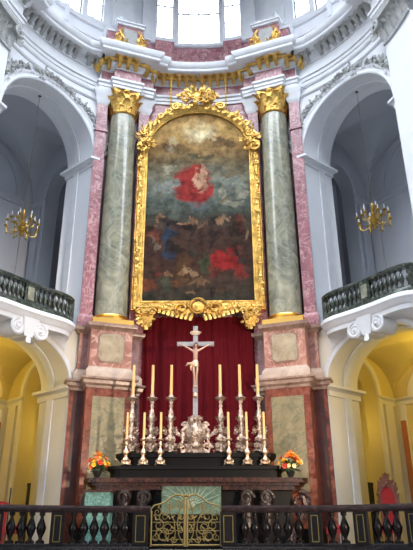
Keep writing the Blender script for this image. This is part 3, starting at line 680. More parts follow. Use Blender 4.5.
# ------------------------------------------------------------------ rooms behind the arches
def chamber(s, side, z0, z1, zs, h, mat, matv, nm, trimm, deep_dark):
    a = 2.9; n0 = NB + .0; n1 = 12.4
    g = MB()
    # back wall
    g.quad(bay(-a, n1, z0), bay(a, n1, z0), bay(a, n1, z1), bay(-a, n1, z1))
    g.quad(bay(a, n0, z0), bay(a, n0, z1), bay(a, n1, z1), bay(a, n1, z0))
    # side wall towards the altar with an arched opening
    ac = (9.35 + 11.3) / 2; ah = (11.3 - 9.35) / 2; hh = 1.15; zo = zs + .1
    ns = [ac - ah * math.cos(PI * i / 16) for i in range(17)]
    g.grid([[bay(-a, n, z) for n in (n0, ac - ah)] for z in (z0, z1)])
    g.grid([[bay(-a, n, z) for n in (ac + ah, n1)] for z in (z0, z1)])
    zf = [zo + hh * math.sqrt(max(0, 1 - ((n - ac) / ah) ** 2)) for n in ns]
    g.grid([[bay(-a, n, z) for n, z in zip(ns, zf)], [bay(-a, n, z1) for n in ns]])
    pth = [(ac - ah, z0)] + list(zip(ns, zf)) + [(ac + ah, z0)]
    g.grid([[bay(-a, n, z) for n, z in pth], [bay(-a - .6, n, z) for n, z in pth]])
    struct('wall_%s_%s' % (side, nm), g, mat, s)
    # passage beyond the opening
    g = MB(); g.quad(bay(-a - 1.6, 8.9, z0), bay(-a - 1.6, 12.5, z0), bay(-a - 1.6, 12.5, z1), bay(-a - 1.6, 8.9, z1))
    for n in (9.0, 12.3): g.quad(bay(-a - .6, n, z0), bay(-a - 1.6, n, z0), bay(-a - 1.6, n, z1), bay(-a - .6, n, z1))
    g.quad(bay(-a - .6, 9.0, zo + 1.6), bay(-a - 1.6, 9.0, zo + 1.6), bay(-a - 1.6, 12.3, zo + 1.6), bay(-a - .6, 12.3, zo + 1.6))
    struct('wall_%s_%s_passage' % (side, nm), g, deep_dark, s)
    # groin vault
    g = MB(); K = 22; nc = (n0 + n1) / 2; nh = (n1 - n0) / 2
    rows = []
    for i in range(K + 1):
        t_ = -a * math.cos(PI * i / K); row = []
        for j in range(K + 1):
            n = nc - nh * math.cos(PI * j / K)
            z = zs + h * max(math.sqrt(max(0, 1 - (t_ / a) ** 2)), math.sqrt(max(0, 1 - ((n - nc) / nh) ** 2)))
            row.append(bay(t_, n, z))
        rows.append(row)
    g.grid(rows)
    o = struct('ceiling_%s_%s' % (side, nm), g, matv, s, ang=25)
    g = MB(); g.quad(bay(-4.6, 8.6, z0), bay(a, 8.6, z0), bay(a, n1, z0), bay(-4.6, n1, z0))
    struct('floor_%s_%s' % (side, nm), g, M['stone'], s)
    # mouldings and pilasters
    g = MB()
    pr = [(0, zs - .3), (.05, zs - .28), (.06, zs - .14), (.15, zs - .06), (.15, zs), (0, zs)]
    g.sweep(pr, [bay(-a, ac + ah), bay(-a, n1), bay(a, n1), bay(a, n0)])
    g.sweep(pr, [bay(-a, n0), bay(-a, ac - ah)])
    for tt, w in ((-a + .0, .5), (-.9, .35), (1.2, .35)):
        g.sweep([(0, z0), (.09, z0), (.09, zs - .3), (0, zs - .3)], [bay(tt, n1), bay(tt + w, n1)])
    g.sweep([(0, z0), (.1, z0), (.1, zs - .3), (0, zs - .3)], [bay(-a, n1 - .75), bay(-a, n1 - .25)])
    # arch moulding round side opening and a blind arch on the back wall
    rows = []
    for n, z in pth:
        dn = (n - ac) / ah; dz = (z - zo) / hh if z > zo else 0; l = math.hypot(dn, dz) or 1; dn /= l; dz /= l
        rows.append([bay(-a, n, z), bay(-a + .08, n, z), bay(-a + .08, n + dn * .2, z + dz * .2), bay(-a, n + dn * .2, z + dz * .2)])
    g.grid(rows, True)
    rows = []
    for i in range(21):
        th = PI - PI * i / 20
        for_ = []
        for rr, dd in ((2.05, 0), (2.05, .1), (2.3, .1), (2.3, 0)):
            for_.append(bay(.1 + rr * math.cos(th), n1 - dd, zs + .05 + rr * 1.05 * math.sin(th) * (h / 2.45)))
        rows.append(for_)
    g.grid(rows, True)
    struct('trim_%s_%s' % (side, nm), g, trimm, s)
for s, side in ((-1, 'left'), (1, 'right')):
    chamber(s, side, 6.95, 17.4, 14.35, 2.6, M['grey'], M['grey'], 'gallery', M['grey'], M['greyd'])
    chamber(s, side, -.1, 6.9, 5.3, 1.5, M['creamwall'], M['creamwall'], 'aisle', M['cream'], M['creamwall'])
    # coloured pilaster panels in the aisle corner
    g = MB(); g.sweep([(0, .4), (.1, .4), (.1, 4.4), (0, 4.4)], [bay(-2.62, 12.4 - .06), bay(-2.42, 12.4 - .06)])
    struct('trim_orange_panel_%s' % side, g, M['orange'], s)
    # black sheet standing in for a dark low opening in the aisle wall
    g = MB(); g.M = Matrix.Identity(4)
    p0 = bay(-2.9, 10.1)
    g.sweep([(-.03, -.1), (.03, -.1), (.03, 1.95), (-.03, 1.95)], [bay(-2.98, 9.38), bay(-2.98, 10.5)]); g.sweep([(-.05, 1.95), (.05, 1.95), (.05, 2.05), (-.05, 2.05)], [bay(-2.98, 9.38), bay(-2.98, 10.5)])
    o = build('dark_opening_sheet', g, M['dark'], None, (s * p0[0], p0[1], -.1), mirror=s); tag(o, 'black sheet painting the dark low opening at the foot of the yellow wall in the %s aisle' % side, 'opening', )

# ------------------------------------------------------------------ balconies
def bal_path(off=0.0, n=36, u0=-1.0, u1=1.0):
    P = []
    for i in range(n + 1):
        u = u0 + (u1 - u0) * i / n; ph = PHIM + 1.3 + 14.6 * u
        r = RW - (.1 + .62 * (max(0, 1 - abs(u) ** 5)) ** .5) + off
        P.append(pol(ph, r))
    return P
BAL = [(.0, 0), (.075, 0), (.075, .04), (.035, .07), (.03, .1), (.07, .2), (.085, .27), (.06, .36), (.03, .44), (.028, .48), (.05, .5), (.05, .55), (0, .55)]
for s, side in ((-1, 'left'), (1, 'right')):
    bl = bay(0, 7.2, 6.3); bl = (s * bl[0], bl[1], bl[2])
    t = thing('balcony', 'curved white stucco balcony with paired scrolls bulging from the %s gallery arch' % side, 'balcony', bl, 'gallery balconies')
    g = MB(); P = bal_path()
    Pw = [bay(HA, nf(HA)), bay(HA, 8.9), bay(-HA, 8.9), bay(-HA, nf(HA))]
    g.prism(P + [pol(PHIM + 16, 7.7)] + [bay(2.05, 8.9), bay(-2.05, 8.9)] + [pol(PHIM - 16, 7.7)], 6.86, 7.02)
    g.sweep([(-.05, 6.5), (.02, 6.52), (.03, 6.66), (.1, 6.7), (.12, 6.8), (.2, 6.86), (.2, 6.95), (.14, 7.02), (-.05, 7.02)], P)
    # cove joining the slab to the wall: rows from slab edge down to the arch crown
    rows = []
    for f in (0, .2, .4, .6, .8, 1.0):
        row = []
        for i, p in enumerate(P):
            u = -1 + 2 * i / (len(P) - 1); ph = PHIM + 1.3 + 14.6 * u; t_ = RW * math.sin(R_(1.3 + 14.6 * u))
            r0 = RW - (.1 + .62 * (max(0, 1 - abs(u) ** 5)) ** .5); zl = 6.0 - .5 * abs(u) ** 3
            zl = max(zl, 5.0 + (HL + .14) * math.sqrt(max(0, 1 - (t_ / 2.24) ** 2)))
            zl = min(zl, 6.5)
            r = r0 + (RW - .03 - r0) * math.sin(f * PI / 2) ** .9; z = 6.55 + (zl - 6.55) * (1 - math.cos(f * PI / 2)) 
            row.append(pol(ph, r, z))
        rows.append(row)
    g.grid(rows)
    build('slab', g, M['white2'], t, mirror=s, ang=50)
    for sg in (-1, 1):
        g = MB(); ph = PHIM + 1.0 + sg * 3.6; p = pol(ph, 6.98); tg = Vector((math.cos(R_(ph)), -math.sin(R_(ph)), 0)); d = Vector((-math.sin(R_(ph)), -math.cos(R_(ph)), 0))
        c = Vector((p[0], p[1], 6.34))
        g.scroll(c + d * .1, tg * -sg, (0, 0, 1), .27, .06, 2.0, 6, PI * .5, .12, 28)
        rows = []
        for q in (0, 1):
            rows.append([c + d * (.1 if q else -.55) + tg * .27 * math.cos(2 * PI * k / 20) + Vector((0, 0, .27 * math.sin(2 * PI * k / 20))) for k in range(20)])
        vr = g.grid(rows, True); g.face(vr[1]); g.face(vr[0][::-1]); g.ell(c + d * .13, .07)
        build('scroll', g, M['white2'], t, mirror=s)
    g = MB(); ph = PHIM + 1.0; p = pol(ph, 6.98); g.M = Matrix.Translation((p[0], p[1], 0)) @ Matrix.Rotation(-R_(ph), 4, 'Z')
    g.hexa([(-.16, -.1, 6.1), (.16, -.1, 6.1), (.16, .6, 6.1), (-.16, .6, 6.1), (-.3, -.2, 6.7), (.3, -.2, 6.7), (.3, .6, 6.7), (-.3, .6, 6.7)])
    g.leaf((0, -.12, 6.12), (0, 0, -1), (0, -1, 0), .25, .2, .3); build('keystone', g, M['white2'], t, mirror=s)
    # balustrade
    bl2 = (bl[0], bl[1], 7.02)
    t = thing('balcony_balustrade', 'dark green marble balustrade along the edge of the %s balcony' % side, 'balustrade', bl2, 'balcony balustrades')
    P1 = bal_path(.06)
    g = MB(); g.sweep([(-.1, 7.82), (.1, 7.82), (.13, 7.87), (.13, 7.92), (.08, 7.97), (-.08, 7.97), (-.13, 7.92), (-.13, 7.87)], P1); build('handrail', g, M['greend'], t, mirror=s)
    g = MB(); g.sweep([(-.12, 7.02), (.12, 7.02), (.12, 7.14), (.09, 7.2), (-.09, 7.2), (-.12, 7.14)], P1); build('plinth', g, M['greend'], t, mirror=s)
    for u in (-.99, .06, .95):
        ph = PHIM + 1.3 + 14.6 * u; p = bal_path(.06, 1, u, u + .001)[0]
        g = MB(Matrix.Translation((p[0], p[1], 0)) @ Matrix.Rotation(-R_(ph), 4, 'Z')); w = .1 if abs(u) > .5 else .2
        g.box(-w, w, -.12, .12, 7.1, 7.86, .02); o = build('post', g, M['greend'], t, mirror=s, smooth=False)
        if w > .15:
            g = MB(Matrix.Translation((p[0], p[1], 0)) @ Matrix.Rotation(-R_(ph), 4, 'Z')); g.prism_xz([(-.12, 7.28), (.12, 7.28), (.12, 7.74), (-.12, 7.74)], -.14, -.11)
            build('post_panel', g, M['green'], o, mirror=s, smooth=False)
    proto = None
    for k in range(19):
        u = -.92 + 1.84 * k / 18
        if abs(u - .06) < .07: continue
        p = bal_path(.06, 1, u, u + .001)[0]; loc = Vector((s * p[0], p[1], 7.2)) - Vector(bl2)
        if proto is None:
            g = MB(); g.lathe([(r * 1.15, z * 1.13) for r, z in BAL], (0, 0, 0), 10)
            me_o = build('baluster', g, M['greend'], None); proto = me_o; me_o.parent = t; me_o.location = loc
        else:
            c = proto.copy(); col.objects.link(c); c.parent = t; c.location = loc

# ------------------------------------------------------------------ altarpiece
PY = 20.98
t = thing('altarpiece', 'huge arched oil painting in a gilded rocaille frame above the altar', 'painting', (0, PY, 8.2))
def outline(w, zb, zsq, zt, n=24, sh=0.0):
    pts = [(-w, zb)]
    for i in range(n + 1):
        th = PI - PI * i / n; pts.append(((w - sh) * math.cos(th), zsq + (zt - zsq) * math.sin(th)))
    pts.append((w, zb)); return pts
g = MB(); o_ = outline(2.15, 8.25, 15.0, 17.0); g.prism_xz(o_[::-1], PY, PY + .08); build('canvas', g, M['canvas'], t, smooth=False)
def frame_rows(g, W0, prof):
    pts = outline(W0[0], W0[1], W0[2], W0[3], 28)
    n = len(pts); rows = []
    for i in range(n):
        a = Vector(pts[(i - 1) % n]); b_ = Vector(pts[i]); c_ = Vector(pts[(i + 1) % n])
        n0 = (b_ - a).normalized(); n1 = (c_ - b_).normalized()
        n0 = Vector((-n0.y, n0.x)); n1 = Vector((-n1.y, n1.x)); m_ = (n0 + n1).normalized(); k = 1 / max(.4, m_.dot(n0))
        rows.append([(b_.x + m_.x * k * w, PY - d, b_.y + m_.y * k * w) for w, d in prof])
    rows.append(rows[0]); g.grid(rows, True)
g = MB()
frame_rows(g, (2.12, 8.28, 15.0, 17.0), [(-.02, -.05), (-.02, .07), (.03, .1), (.06, .08), (.12, .12), (.2, .2), (.28, .2), (.33, .14), (.36, .16), (.38, -.05)])
frame = build('frame', g, M['gold'], t)
g = MB(); R = random.Random(11)
pts = outline(2.33, 8.1, 15.05, 17.25, 40)
poly = [Vector(p) for p in pts] + [Vector(pts[0])]
acc = 0
for i in range(len(poly) - 1):
    a, b_ = poly[i], poly[i + 1]; L = (b_ - a).length; d = (b_ - a) / max(L, 1e-6); nrm = Vector((-d.y, d.x))
    q = acc
    while q < L:
        p = a + d * q; top = p.y > 15.0; sz = 1.25 if top else .8
        k = R.random(); y = PY - .2
        dv = Vector((d.x * R.choice([-1, 1]) + nrm.x * R.uniform(-.6, .8), -.1, d.y * R.choice([-1, 1]) + nrm.y * R.uniform(-.6, .8)))
        if k < .6: g.leaf((p.x, y, p.y), dv, (0, -1, 0), .24 * sz, .12 * sz, .35)
        elif k < .8: g.scroll((p.x + nrm.x * .06 * sz, y - .02, p.y + nrm.y * .06 * sz), (d.x, 0, d.y), (nrm.x, 0, nrm.y), .12 * sz, .035 * sz, 1.3, 5, R.uniform(0, 6), .25, 12)
        else: g.ell((p.x, y, p.y), .055 * sz, None, 6, 5)
        q += .11 if top else .15
    acc = q - L
build('rocaille_border', g, M['gold'], frame, ang=60)
def rocaille(g, c, w, h, n, sz, seed, y=PY - .25, spread=(-1, 1)):
    R = random.Random(seed)
    for i in range(n):
        x = R.uniform(-1, 1); zz = R.uniform(-1, 1)
        if x * x + zz * zz > 1: continue
        p = (c[0] + x * w, y - R.uniform(0, .1) - .12 * (1 - x * x - zz * zz), c[1] + zz * h)
        if R.random() < .65: g.leaf(p, (x + R.uniform(-.5, .5), -.2, zz + R.uniform(-.5, .5)), (0, -1, 0), sz, sz * .5, .4)
        else: g.scroll(p, (1, 0, 0), (0, 0, 1), sz * .5, sz * .17, 1.2, 5, R.uniform(0, 6), .25, 10)
# crest
g = MB(); rocaille(g, (0, 17.65), .75, .35, 60, .26, 1); g.ell((0, PY - .35, 17.65), (.24, .12, .28))
for sg in (-1, 1):
    g.scroll((sg * .55, PY - .3, 17.6), (sg, 0, 0), (0, 0, 1), .3, .07, 1.5); g.scroll((sg * .95, PY - .28, 17.15), (-sg, 0, 0), (0, 0, 1), .2, .06, 1.5)
    g.leaf((sg * .1, PY - .3, 17.8), (sg * .5, 0, 1), (0, -1, 0), .5, .16, .3); g.leaf((sg * .25, PY - .3, 17.8), (sg * .9, 0, .9), (0, -1, 0), .42, .16, .3)
    g.leaf((sg * .2, PY - .3, 17.95), (sg * .4, 0, .8), (0, -1, 0), .3, .14, .4)
build('crest', g, M['gold'], t, ang=60)
# shoulders
for sg in (-1, 1):
    g = MB(); g.scroll((sg * 2.3, PY - .25, 15.1), (-sg, 0, 0), (0, 0, 1), .28, .09, 1.5); g.scroll((sg * 2.15, PY - .25, 15.75), (sg, 0, 0), (0, 0, 1), .22, .07, 1.4)
    rocaille(g, (sg * 2.15, 15.45), .32, .55, 34, .22, 21 + sg); build('shoulder_scroll', g, M['gold'], t, ang=60)
# bottom cartouche and consoles
g = MB(); g.ell((0, PY - .3, 7.95), (.33, .14, .26)); g.scroll((-.0, PY - .42, 7.95), (1, 0, 0), (0, 0, 1), .3, .05, 1.0, 6, 0, .95)
for sg in (-1, 1):
    g.scroll((sg * .62, PY - .28, 7.9), (sg, 0, 0), (0, 0, 1), .24, .07, 1.4, 6, -1)
    prev = None
    for k in range(9):
        x = sg * (.2 + .17 * k); z = 7.72 + .1 * (k / 4) ** 1.2; g.leaf((x, PY - .25, z), (sg * .35, 0, -1), (0, -1, 0), .32 - .018 * k, .13, .3)
        g.leaf((x, PY - .28, z + .05), (sg * .9, 0, .3), (0, -1, 0), .24, .12, .4)
    g.tube([(sg * .3, PY - .2, 7.75), (sg * .8, PY - .2, 7.72), (sg * 1.3, PY - .2, 7.9), (sg * 1.8, PY - .2, 8.0), (sg * 2.3, PY - .2, 8.05)], [.09, .08, .07, .07, .06], 8)
build('bottom_cartouche', g, M['gold'], t, ang=60)
for sg in (-1, 1):
    g = MB(); x = sg * 1.88
    g.hexa([(x - .16, PY - .3, 7.2), (x + .16, PY - .3, 7.2), (x + .16, PY + .05, 7.2), (x - .16, PY + .05, 7.2), (x - .34, PY - .42, 7.95), (x + .34, PY - .42, 7.95), (x + .34, PY + .05, 7.95), (x - .34, PY + .05, 7.95)])
    g.box(x - .4, x + .4, PY - .46, PY + .05, 7.9, 8.0)
    for q in (-1, 1): g.scroll((x + q * .22, PY - .46, 7.72), (q, 0, 0), (0, 0, 1), .15, .05, 1.4)
    rocaille(g, (x, 7.5), .24, .3, 26, .18, 33 + sg, PY - .38); g.leaf((x, PY - .34, 7.3), (0, 0, -1), (0, -1, 0), .25, .18, .4)
    build('console', g, M['gold'], t, ang=60)
# hanging rods from the cornice
for sg, nm in ((-1, 'left'), (1, 'right')):
    g = MB(); x = sg * 1.2
    g.tube([(x, PY - .1, 17.05), (x, PY - .1, 18.9)], .025, 6)
    for k in range(9): g.ell((x, PY - .1, 17.2 + .2 * k), (.05, .05, .07), None, 6, 5)
    o = build('suspension_chain', g, M['brass'], None, (x, PY - .1, 17.05)); tag(o, 'brass chain rising from the %s top of the painting frame' % nm, 'chain')

# ------------------------------------------------------------------ curtain
g = MB(); rows = []
for j in range(14):
    z = 1.6 + (7.72 - 1.6) * j / 13; row = []
    for i in range(121):
        u = i / 120; x = -2.04 + 4.08 * u
        row.append((x, 21.13 + .04 * math.sin(u * 95 + .5 * math.sin(z)) + .03 * math.sin(u * 41 + z * .4), z))
    rows.append(row)
g.grid(rows); g.grid([[(x, y + .02, z) for x, y, z in r] for r in rows])
o = build('curtain', g, M['curtain'], None, (0, 21.0, 1.6), ang=80); tag(o, 'deep red velvet curtain hanging behind the crucifix under the painting', 'curtain')

# ------------------------------------------------------------------ high altar
t = thing('high_altar', 'black marble high altar with stepped candle ledges and carved scroll supports', 'altar', (-.03, 18.3, -.1))
XA = -.03
g = MB(); g.M = Matrix.Translation((XA, 0, 0))
def tiered(g, w, y0, y1, z0, z1, c=.3):
    g.prism([(-w, y1), (-w, y0 + c), (-w + c * .7, y0 + c * .3), (-w + c * 1.6, y0), (w - c * 1.6, y0), (w - c * .7, y0 + c * .3), (w, y0 + c), (w, y1)], z0, z1)
g.box(-2.75, 2.75, 18.25, 19.6, -.1, 1.42); build('body', g, M['black'], t, smooth=False)
g = MB(Matrix.Translation((XA, 0, 0))); tiered(g, 3.2, 17.92, 19.7, 1.62, 1.74, .25); tiered(g, 3.1, 18.0, 19.6, 1.54, 1.62, .25); tiered(g, 3.0, 18.06, 19.6, 1.42, 1.54, .25); build('table_top', g, M['ledge'], t, smooth=False)
g = MB(Matrix.Translation((XA, 0, 0))); tiered(g, 2.5, 18.28, 19.7, 1.74, 2.0, .2); tiered(g, 2.62, 18.2, 19.7, 2.0, 2.1, .2); build('lower_ledge', g, M['black'], t, smooth=False)
g = MB(Matrix.Translation((XA, 0, 0))); tiered(g, 2.25, 18.62, 19.7, 2.1, 2.38, .25); tiered(g, 2.4, 18.52, 19.7, 2.38, 2.5, .25); build('upper_ledge', g, M['black'], t, smooth=False)
# carved front supports
for x in (-2.0, -1.45, 1.45, 2.0):
    g = MB(Matrix.Translation((XA, 0, 0)))
    g.tube([(x, 18.15, -.1), (x, 18.05, .25), (x, 17.98, .7), (x, 18.1, 1.1), (x, 18.12, 1.4)], [.2, .22, .15, .2, .24], 10)
    g.scroll((x, 17.92, 1.2), (1, 0, 0), (0, 0, 1), .2, .06); g.ell((x, 17.92, .75), (.15, .1, .2))
    for k in range(6): g.leaf((x + rnd.uniform(-.12, .12), 17.95, .3 + .15 * k), (rnd.uniform(-.8, .8), -.1, 1), (0, -1, 0), .25, .14, .4)
    build('carved_support', g, M['carved'], t, ang=50)
for sg in (-1, 1):
    g = MB(Matrix.Translation((XA, 0, 0))); x = sg * 2.95
    g.scroll((x, 18.1, 1.12), (-sg, 0, 0), (0, 0, 1), .25, .1, 1.2, 8, PI * .5, .3); g.tube([(x + sg * .05, 18.15, 1.4), (x + sg * .18, 18.15, 1.05), (x - sg * .02, 18.15, .6), (x - sg * .3, 18.2, .2), (x - sg * .25, 18.2, -.1)], [.1, .14, .12, .13, .18], 8)
    build('side_scroll', g, M['ledge'], t)

# free-standing altar block and lectern in pale green carved marble
t = thing('mass_altar', 'pale green carved marble altar front standing between the gates and the high altar', 'altar', (-.12, 17.2, -.1))
g = MB(); g.box(-.9, .68, 17.0, 17.7, .74, 1.44, .02); o = build('slab', g, M['slab'], t, smooth=False)
g = MB()
for k in range(11):
    a = R_(20 + 14 * k); p0 = Vector((-.1, 16.99, .95)); e = Vector((math.cos(a), 0, math.sin(a)))
    L = min(.75 / max(abs(e.x), .01), .46 / max(e.z, .01)) ; g.tube([p0 + e * .08, p0 + e * (L * .5) + Vector((.02, 0, 0)), p0 + e * L], [.022, .016, .008], 5)
g.ell((-.1, 16.99, .98), (.1, .03, .1)); build('radiating_relief', g, plain('pale_marble_relief', '788c7a', .35), o)
g = MB(); g.box(-.6, .4, 17.15, 17.6, -.1, .74, .05); build('foot', g, M['black'], t, smooth=False)
g = MB(); g.box(-.95, .73, 16.95, 17.75, 1.44, 1.49); build('top', g, M['ledge'], t, smooth=False)
t = thing('ambo', 'pale green carved marble reading desk left of the altar behind the balusters', 'lectern', (-2.56, 16.9, -.1))
g = MB(); g.box(-2.9, -2.22, 16.75, 17.3, -.1, 1.27, .04); build('block', g, M['teal'], t, smooth=False)
g = MB(); 
for k in range(7):
    x = -2.82 + .52 * (k + .5) / 6.5; g.tube([(x, 16.75, 1.2), (x + .06 * math.sin(k * 2), 16.74, .9), (x, 16.75, .6)], [.012, .02, .01], 5)
build('relief', g, M['teal'], t)
g = MB(); g.hexa([(-2.94, 16.7, 1.27), (-2.18, 16.7, 1.27), (-2.18, 17.35, 1.27), (-2.94, 17.35, 1.27), (-2.94, 16.7, 1.31), (-2.18, 16.7, 1.31), (-2.18, 17.35, 1.38), (-2.94, 17.35, 1.38)]); build('desk_top', g, M['ledge'], t, smooth=False)

# ------------------------------------------------------------------ crucifix
XC, YC = -.05, 18.95
t = thing('crucifix', 'silver altar crucifix with a pale figure on an ornate silver foot, centre of the altar', 'crucifix', (XC, YC, 2.5))
g = MB(Matrix.Translation((XC, YC, 0)))
g.box(-.075, .075, -.04, .04, 3.65, 6.6); build('upright', g, M['silvercross'], t, smooth=False)
g = MB(Matrix.Translation((XC, YC, 0))); g.box(-.6, .6, -.045, .035, 5.92, 6.06); build('crossbar', g, M['silvercross'], t, smooth=False)
g = MB(Matrix.Translation((XC, YC, 0))); g.box(-.13, .13, -.06, -.03, 6.3, 6.42); g.scroll((-.13, -.05, 6.36), (1, 0, 0), (0, 0, 1), .05, .015); g.scroll((.13, -.05, 6.36), (1, 0, 0), (0, 0, 1), .05, .015); build('title_plate', g, M['silverwarm'], t)
g = MB(Matrix.Translation((XC, YC, 0)))
g.lathe([(.0, 2.5), (.3, 2.5), (.32, 2.56), (.26, 2.66), (.2, 2.8), (.26, 2.95), (.34, 3.1), (.3, 3.3), (.19, 3.42), (.16, 3.5), (.22, 3.56), (.2, 3.62), (.1, 3.68), (0, 3.7)], (0, 0, 0), 24, 4, .08)
foot = build('foot', g, M['silver'], t)
g = MB(Matrix.Translation((XC, YC, 0))); R = random.Random(9)
for sg in (-1, 1):
    g.scroll((sg * .36, -.1, 2.68), (sg, 0, 0), (0, 0, 1), .16, .055, 1.4); g.scroll((sg * .3, -.12, 3.35), (sg, 0, 0), (0, 0, 1), .11, .04, 1.4)
    g.tube([(sg * .22, -.1, 3.4), (sg * .4, -.1, 3.2), (sg * .36, -.12, 2.95), (sg * .46, -.1, 2.7)], [.04, .06, .05, .05], 8)
    g.ell((sg * .38, -.1, 3.02), (.09, .08, .13)); g.ell((sg * .38, -.12, 3.19), .06); g.leaf((sg * .44, -.05, 3.05), (sg, 0, .7), (0, -1, 0), .22, .12, .3)
    g.tube([(sg * .3, -.2, 2.6), (sg * .42, -.22, 2.52)], .06, 6)
for i in range(60):
    a = R.uniform(-PI, 0); z = R.uniform(2.6, 3.55); r = .22 + .12 * math.sin((z - 2.5) * 3)
    g.leaf((r * math.cos(a), r * math.sin(a), z), (R.uniform(-.5, .5), -.3, R.uniform(-.2, 1)), (math.cos(a), math.sin(a), 0), .12, .07, .4)
g.ell((0, -.34, 3.12), (.12, .06, .15)); g.ell((0, -.32, 2.75), (.14, .07, .1))
build('foot_ornament', g, M['silver'], foot, ang=60)
# figure: one continuous skinned body, arms raised to the crossbar
def skin_body():
    J = [(0, -.1, 5.32, .075, .06), (0, -.115, 5.45, .062, .05), (0, -.12, 5.58, .075, .055), (0, -.115, 5.7, .085, .055), (0, -.12, 5.79, .038, .036), (.01, -.14, 5.84, .03, .03)]
    head = [(.02, -.155, 5.9, .056, .06), (.022, -.16, 5.95, .05, .055)]
    V = list(J) + head; E_ = [(i, i + 1) for i in range(7)]
    for sg in (-1, 1):
        b0 = len(V)
        V += [(sg * .105, -.115, 5.74, .038, .038), (sg * .24, -.1, 5.83, .028, .028), (sg * .34, -.09, 5.89, .023, .023), (sg * .45, -.08, 5.95, .017, .017), (sg * .5, -.075, 5.975, .02, .012)]
        E_ += [(3, b0)] + [(b0 + i, b0 + i + 1) for i in range(4)]
        for k in range(4):   # fingers
            f0 = len(V); dx = sg * (.03 + .003 * k); V += [(sg * .525, -.08, 5.965 + .012 * k, .006, .006), (sg * .55, -.09, 5.96 + .014 * k, .005, .005)]
            E_ += [(b0 + 4, f0), (f0, f0 + 1)]
        f0 = len(V); V += [(sg * .5, -.09, 6.0, .006, .006)]; E_ += [(b0 + 4, f0)]
        l0 = len(V)
        V += [(sg * .05, -.105, 5.26, .055, .055), (sg * .06, -.165, 5.06, .042, .042), (sg * .045, -.165, 4.98, .036, .036), (sg * .03, -.12, 4.82, .03, .03), (sg * .018, -.08, 4.66 + .01 * sg, .02, .02), (sg * .012, -.13, 4.6 + .01 * sg, .02, .014)]
        E_ += [(0, l0)] + [(l0 + i, l0 + i + 1) for i in range(5)]
    me = bpy.data.meshes.new('figure'); me.from_pydata([(x, y, z - 2.5) for x, y, z, _, _ in V], E_, [])
    o = bpy.data.objects.new('figure', me); col.objects.link(o)
    sk = o.modifiers.new('skin', 'SKIN'); sk.use_smooth_shade = True
    for i, (_, _, _, a, b_) in enumerate(V): me.skin_vertices[0].data[i].radius = (a, b_) if False else (a, b_)
    me.skin_vertices[0].data[0].use_root = True
    ss = o.modifiers.new('sub', 'SUBSURF'); ss.levels = 2; ss.render_levels = 2
    dg = bpy.context.evaluated_depsgraph_get(); dg.update(); m2 = bpy.data.meshes.new_from_object(o.evaluated_get(dg))
    bpy.data.objects.remove(o)
    m2.materials.clear(); m2.materials.append(M['skinsilver'])
    for p in m2.polygons: p.use_smooth = True
    return bpy.data.objects.new('figure', m2)
fig = skin_body(); col.objects.link(fig); fig.parent = t
g = MB(Matrix.Translation((XC, YC, 0)))
g.lathe([(.085, 5.18), (.105, 5.22), (.1, 5.32), (.092, 5.38), (.08, 5.4)], (0, -.115, 0), 16, 8, .06)
g.tube([(-.08, -.16, 5.33), (-.17, -.17, 5.28), (-.24, -.15, 5.3), (-.3, -.14, 5.22)], [.03, .05, .045, .015], 7); g.tube([(-.1, -.18, 5.3), (-.14, -.18, 5.18), (-.13, -.17, 5.06)], [.03, .04, .012], 7)
build('loincloth', g, M['silverwarm'], fig)
g = MB(Matrix.Translation((XC, YC, 0))); g.ell((.022, -.145, 5.95), (.062, .055, .055)); g.tube([(-.035, -.13, 5.94), (-.04, -.12, 5.86), (-.035, -.12, 5.8)], [.02, .022, .01], 6); g.tube([(.07, -.13, 5.94), (.075, -.12, 5.86), (.06, -.12, 5.8)], [.02, .022, .01], 6)
build('hair', g, M['wood'], fig)
g = MB(Matrix.Translation((XC, YC, 0)))
g.ell((.018, -.215, 5.915), (.008, .012, .012), None, 6, 5); g.ell((0, -.208, 5.93), (.008, .005, .005), None, 6, 5); g.ell((.04, -.208, 5.93), (.008, .005, .005), None, 6, 5); g.ell((.02, -.207, 5.89), (.014, .005, .004), None, 6, 5)
build('face', g, M['skinsilver'], fig)
g = MB(Matrix.Translation((XC, YC, 0))); g.box(-.06, .06, -.14, -.03, 4.56, 4.6); build('footrest', g, M['silverwarm'], t)
g = MB(Matrix.Translation((XC, YC, 0))); g.ell((0, -.09, 4.3), (.07, .06, .09)); build('skull_ornament', g, M['silverwarm'], t)

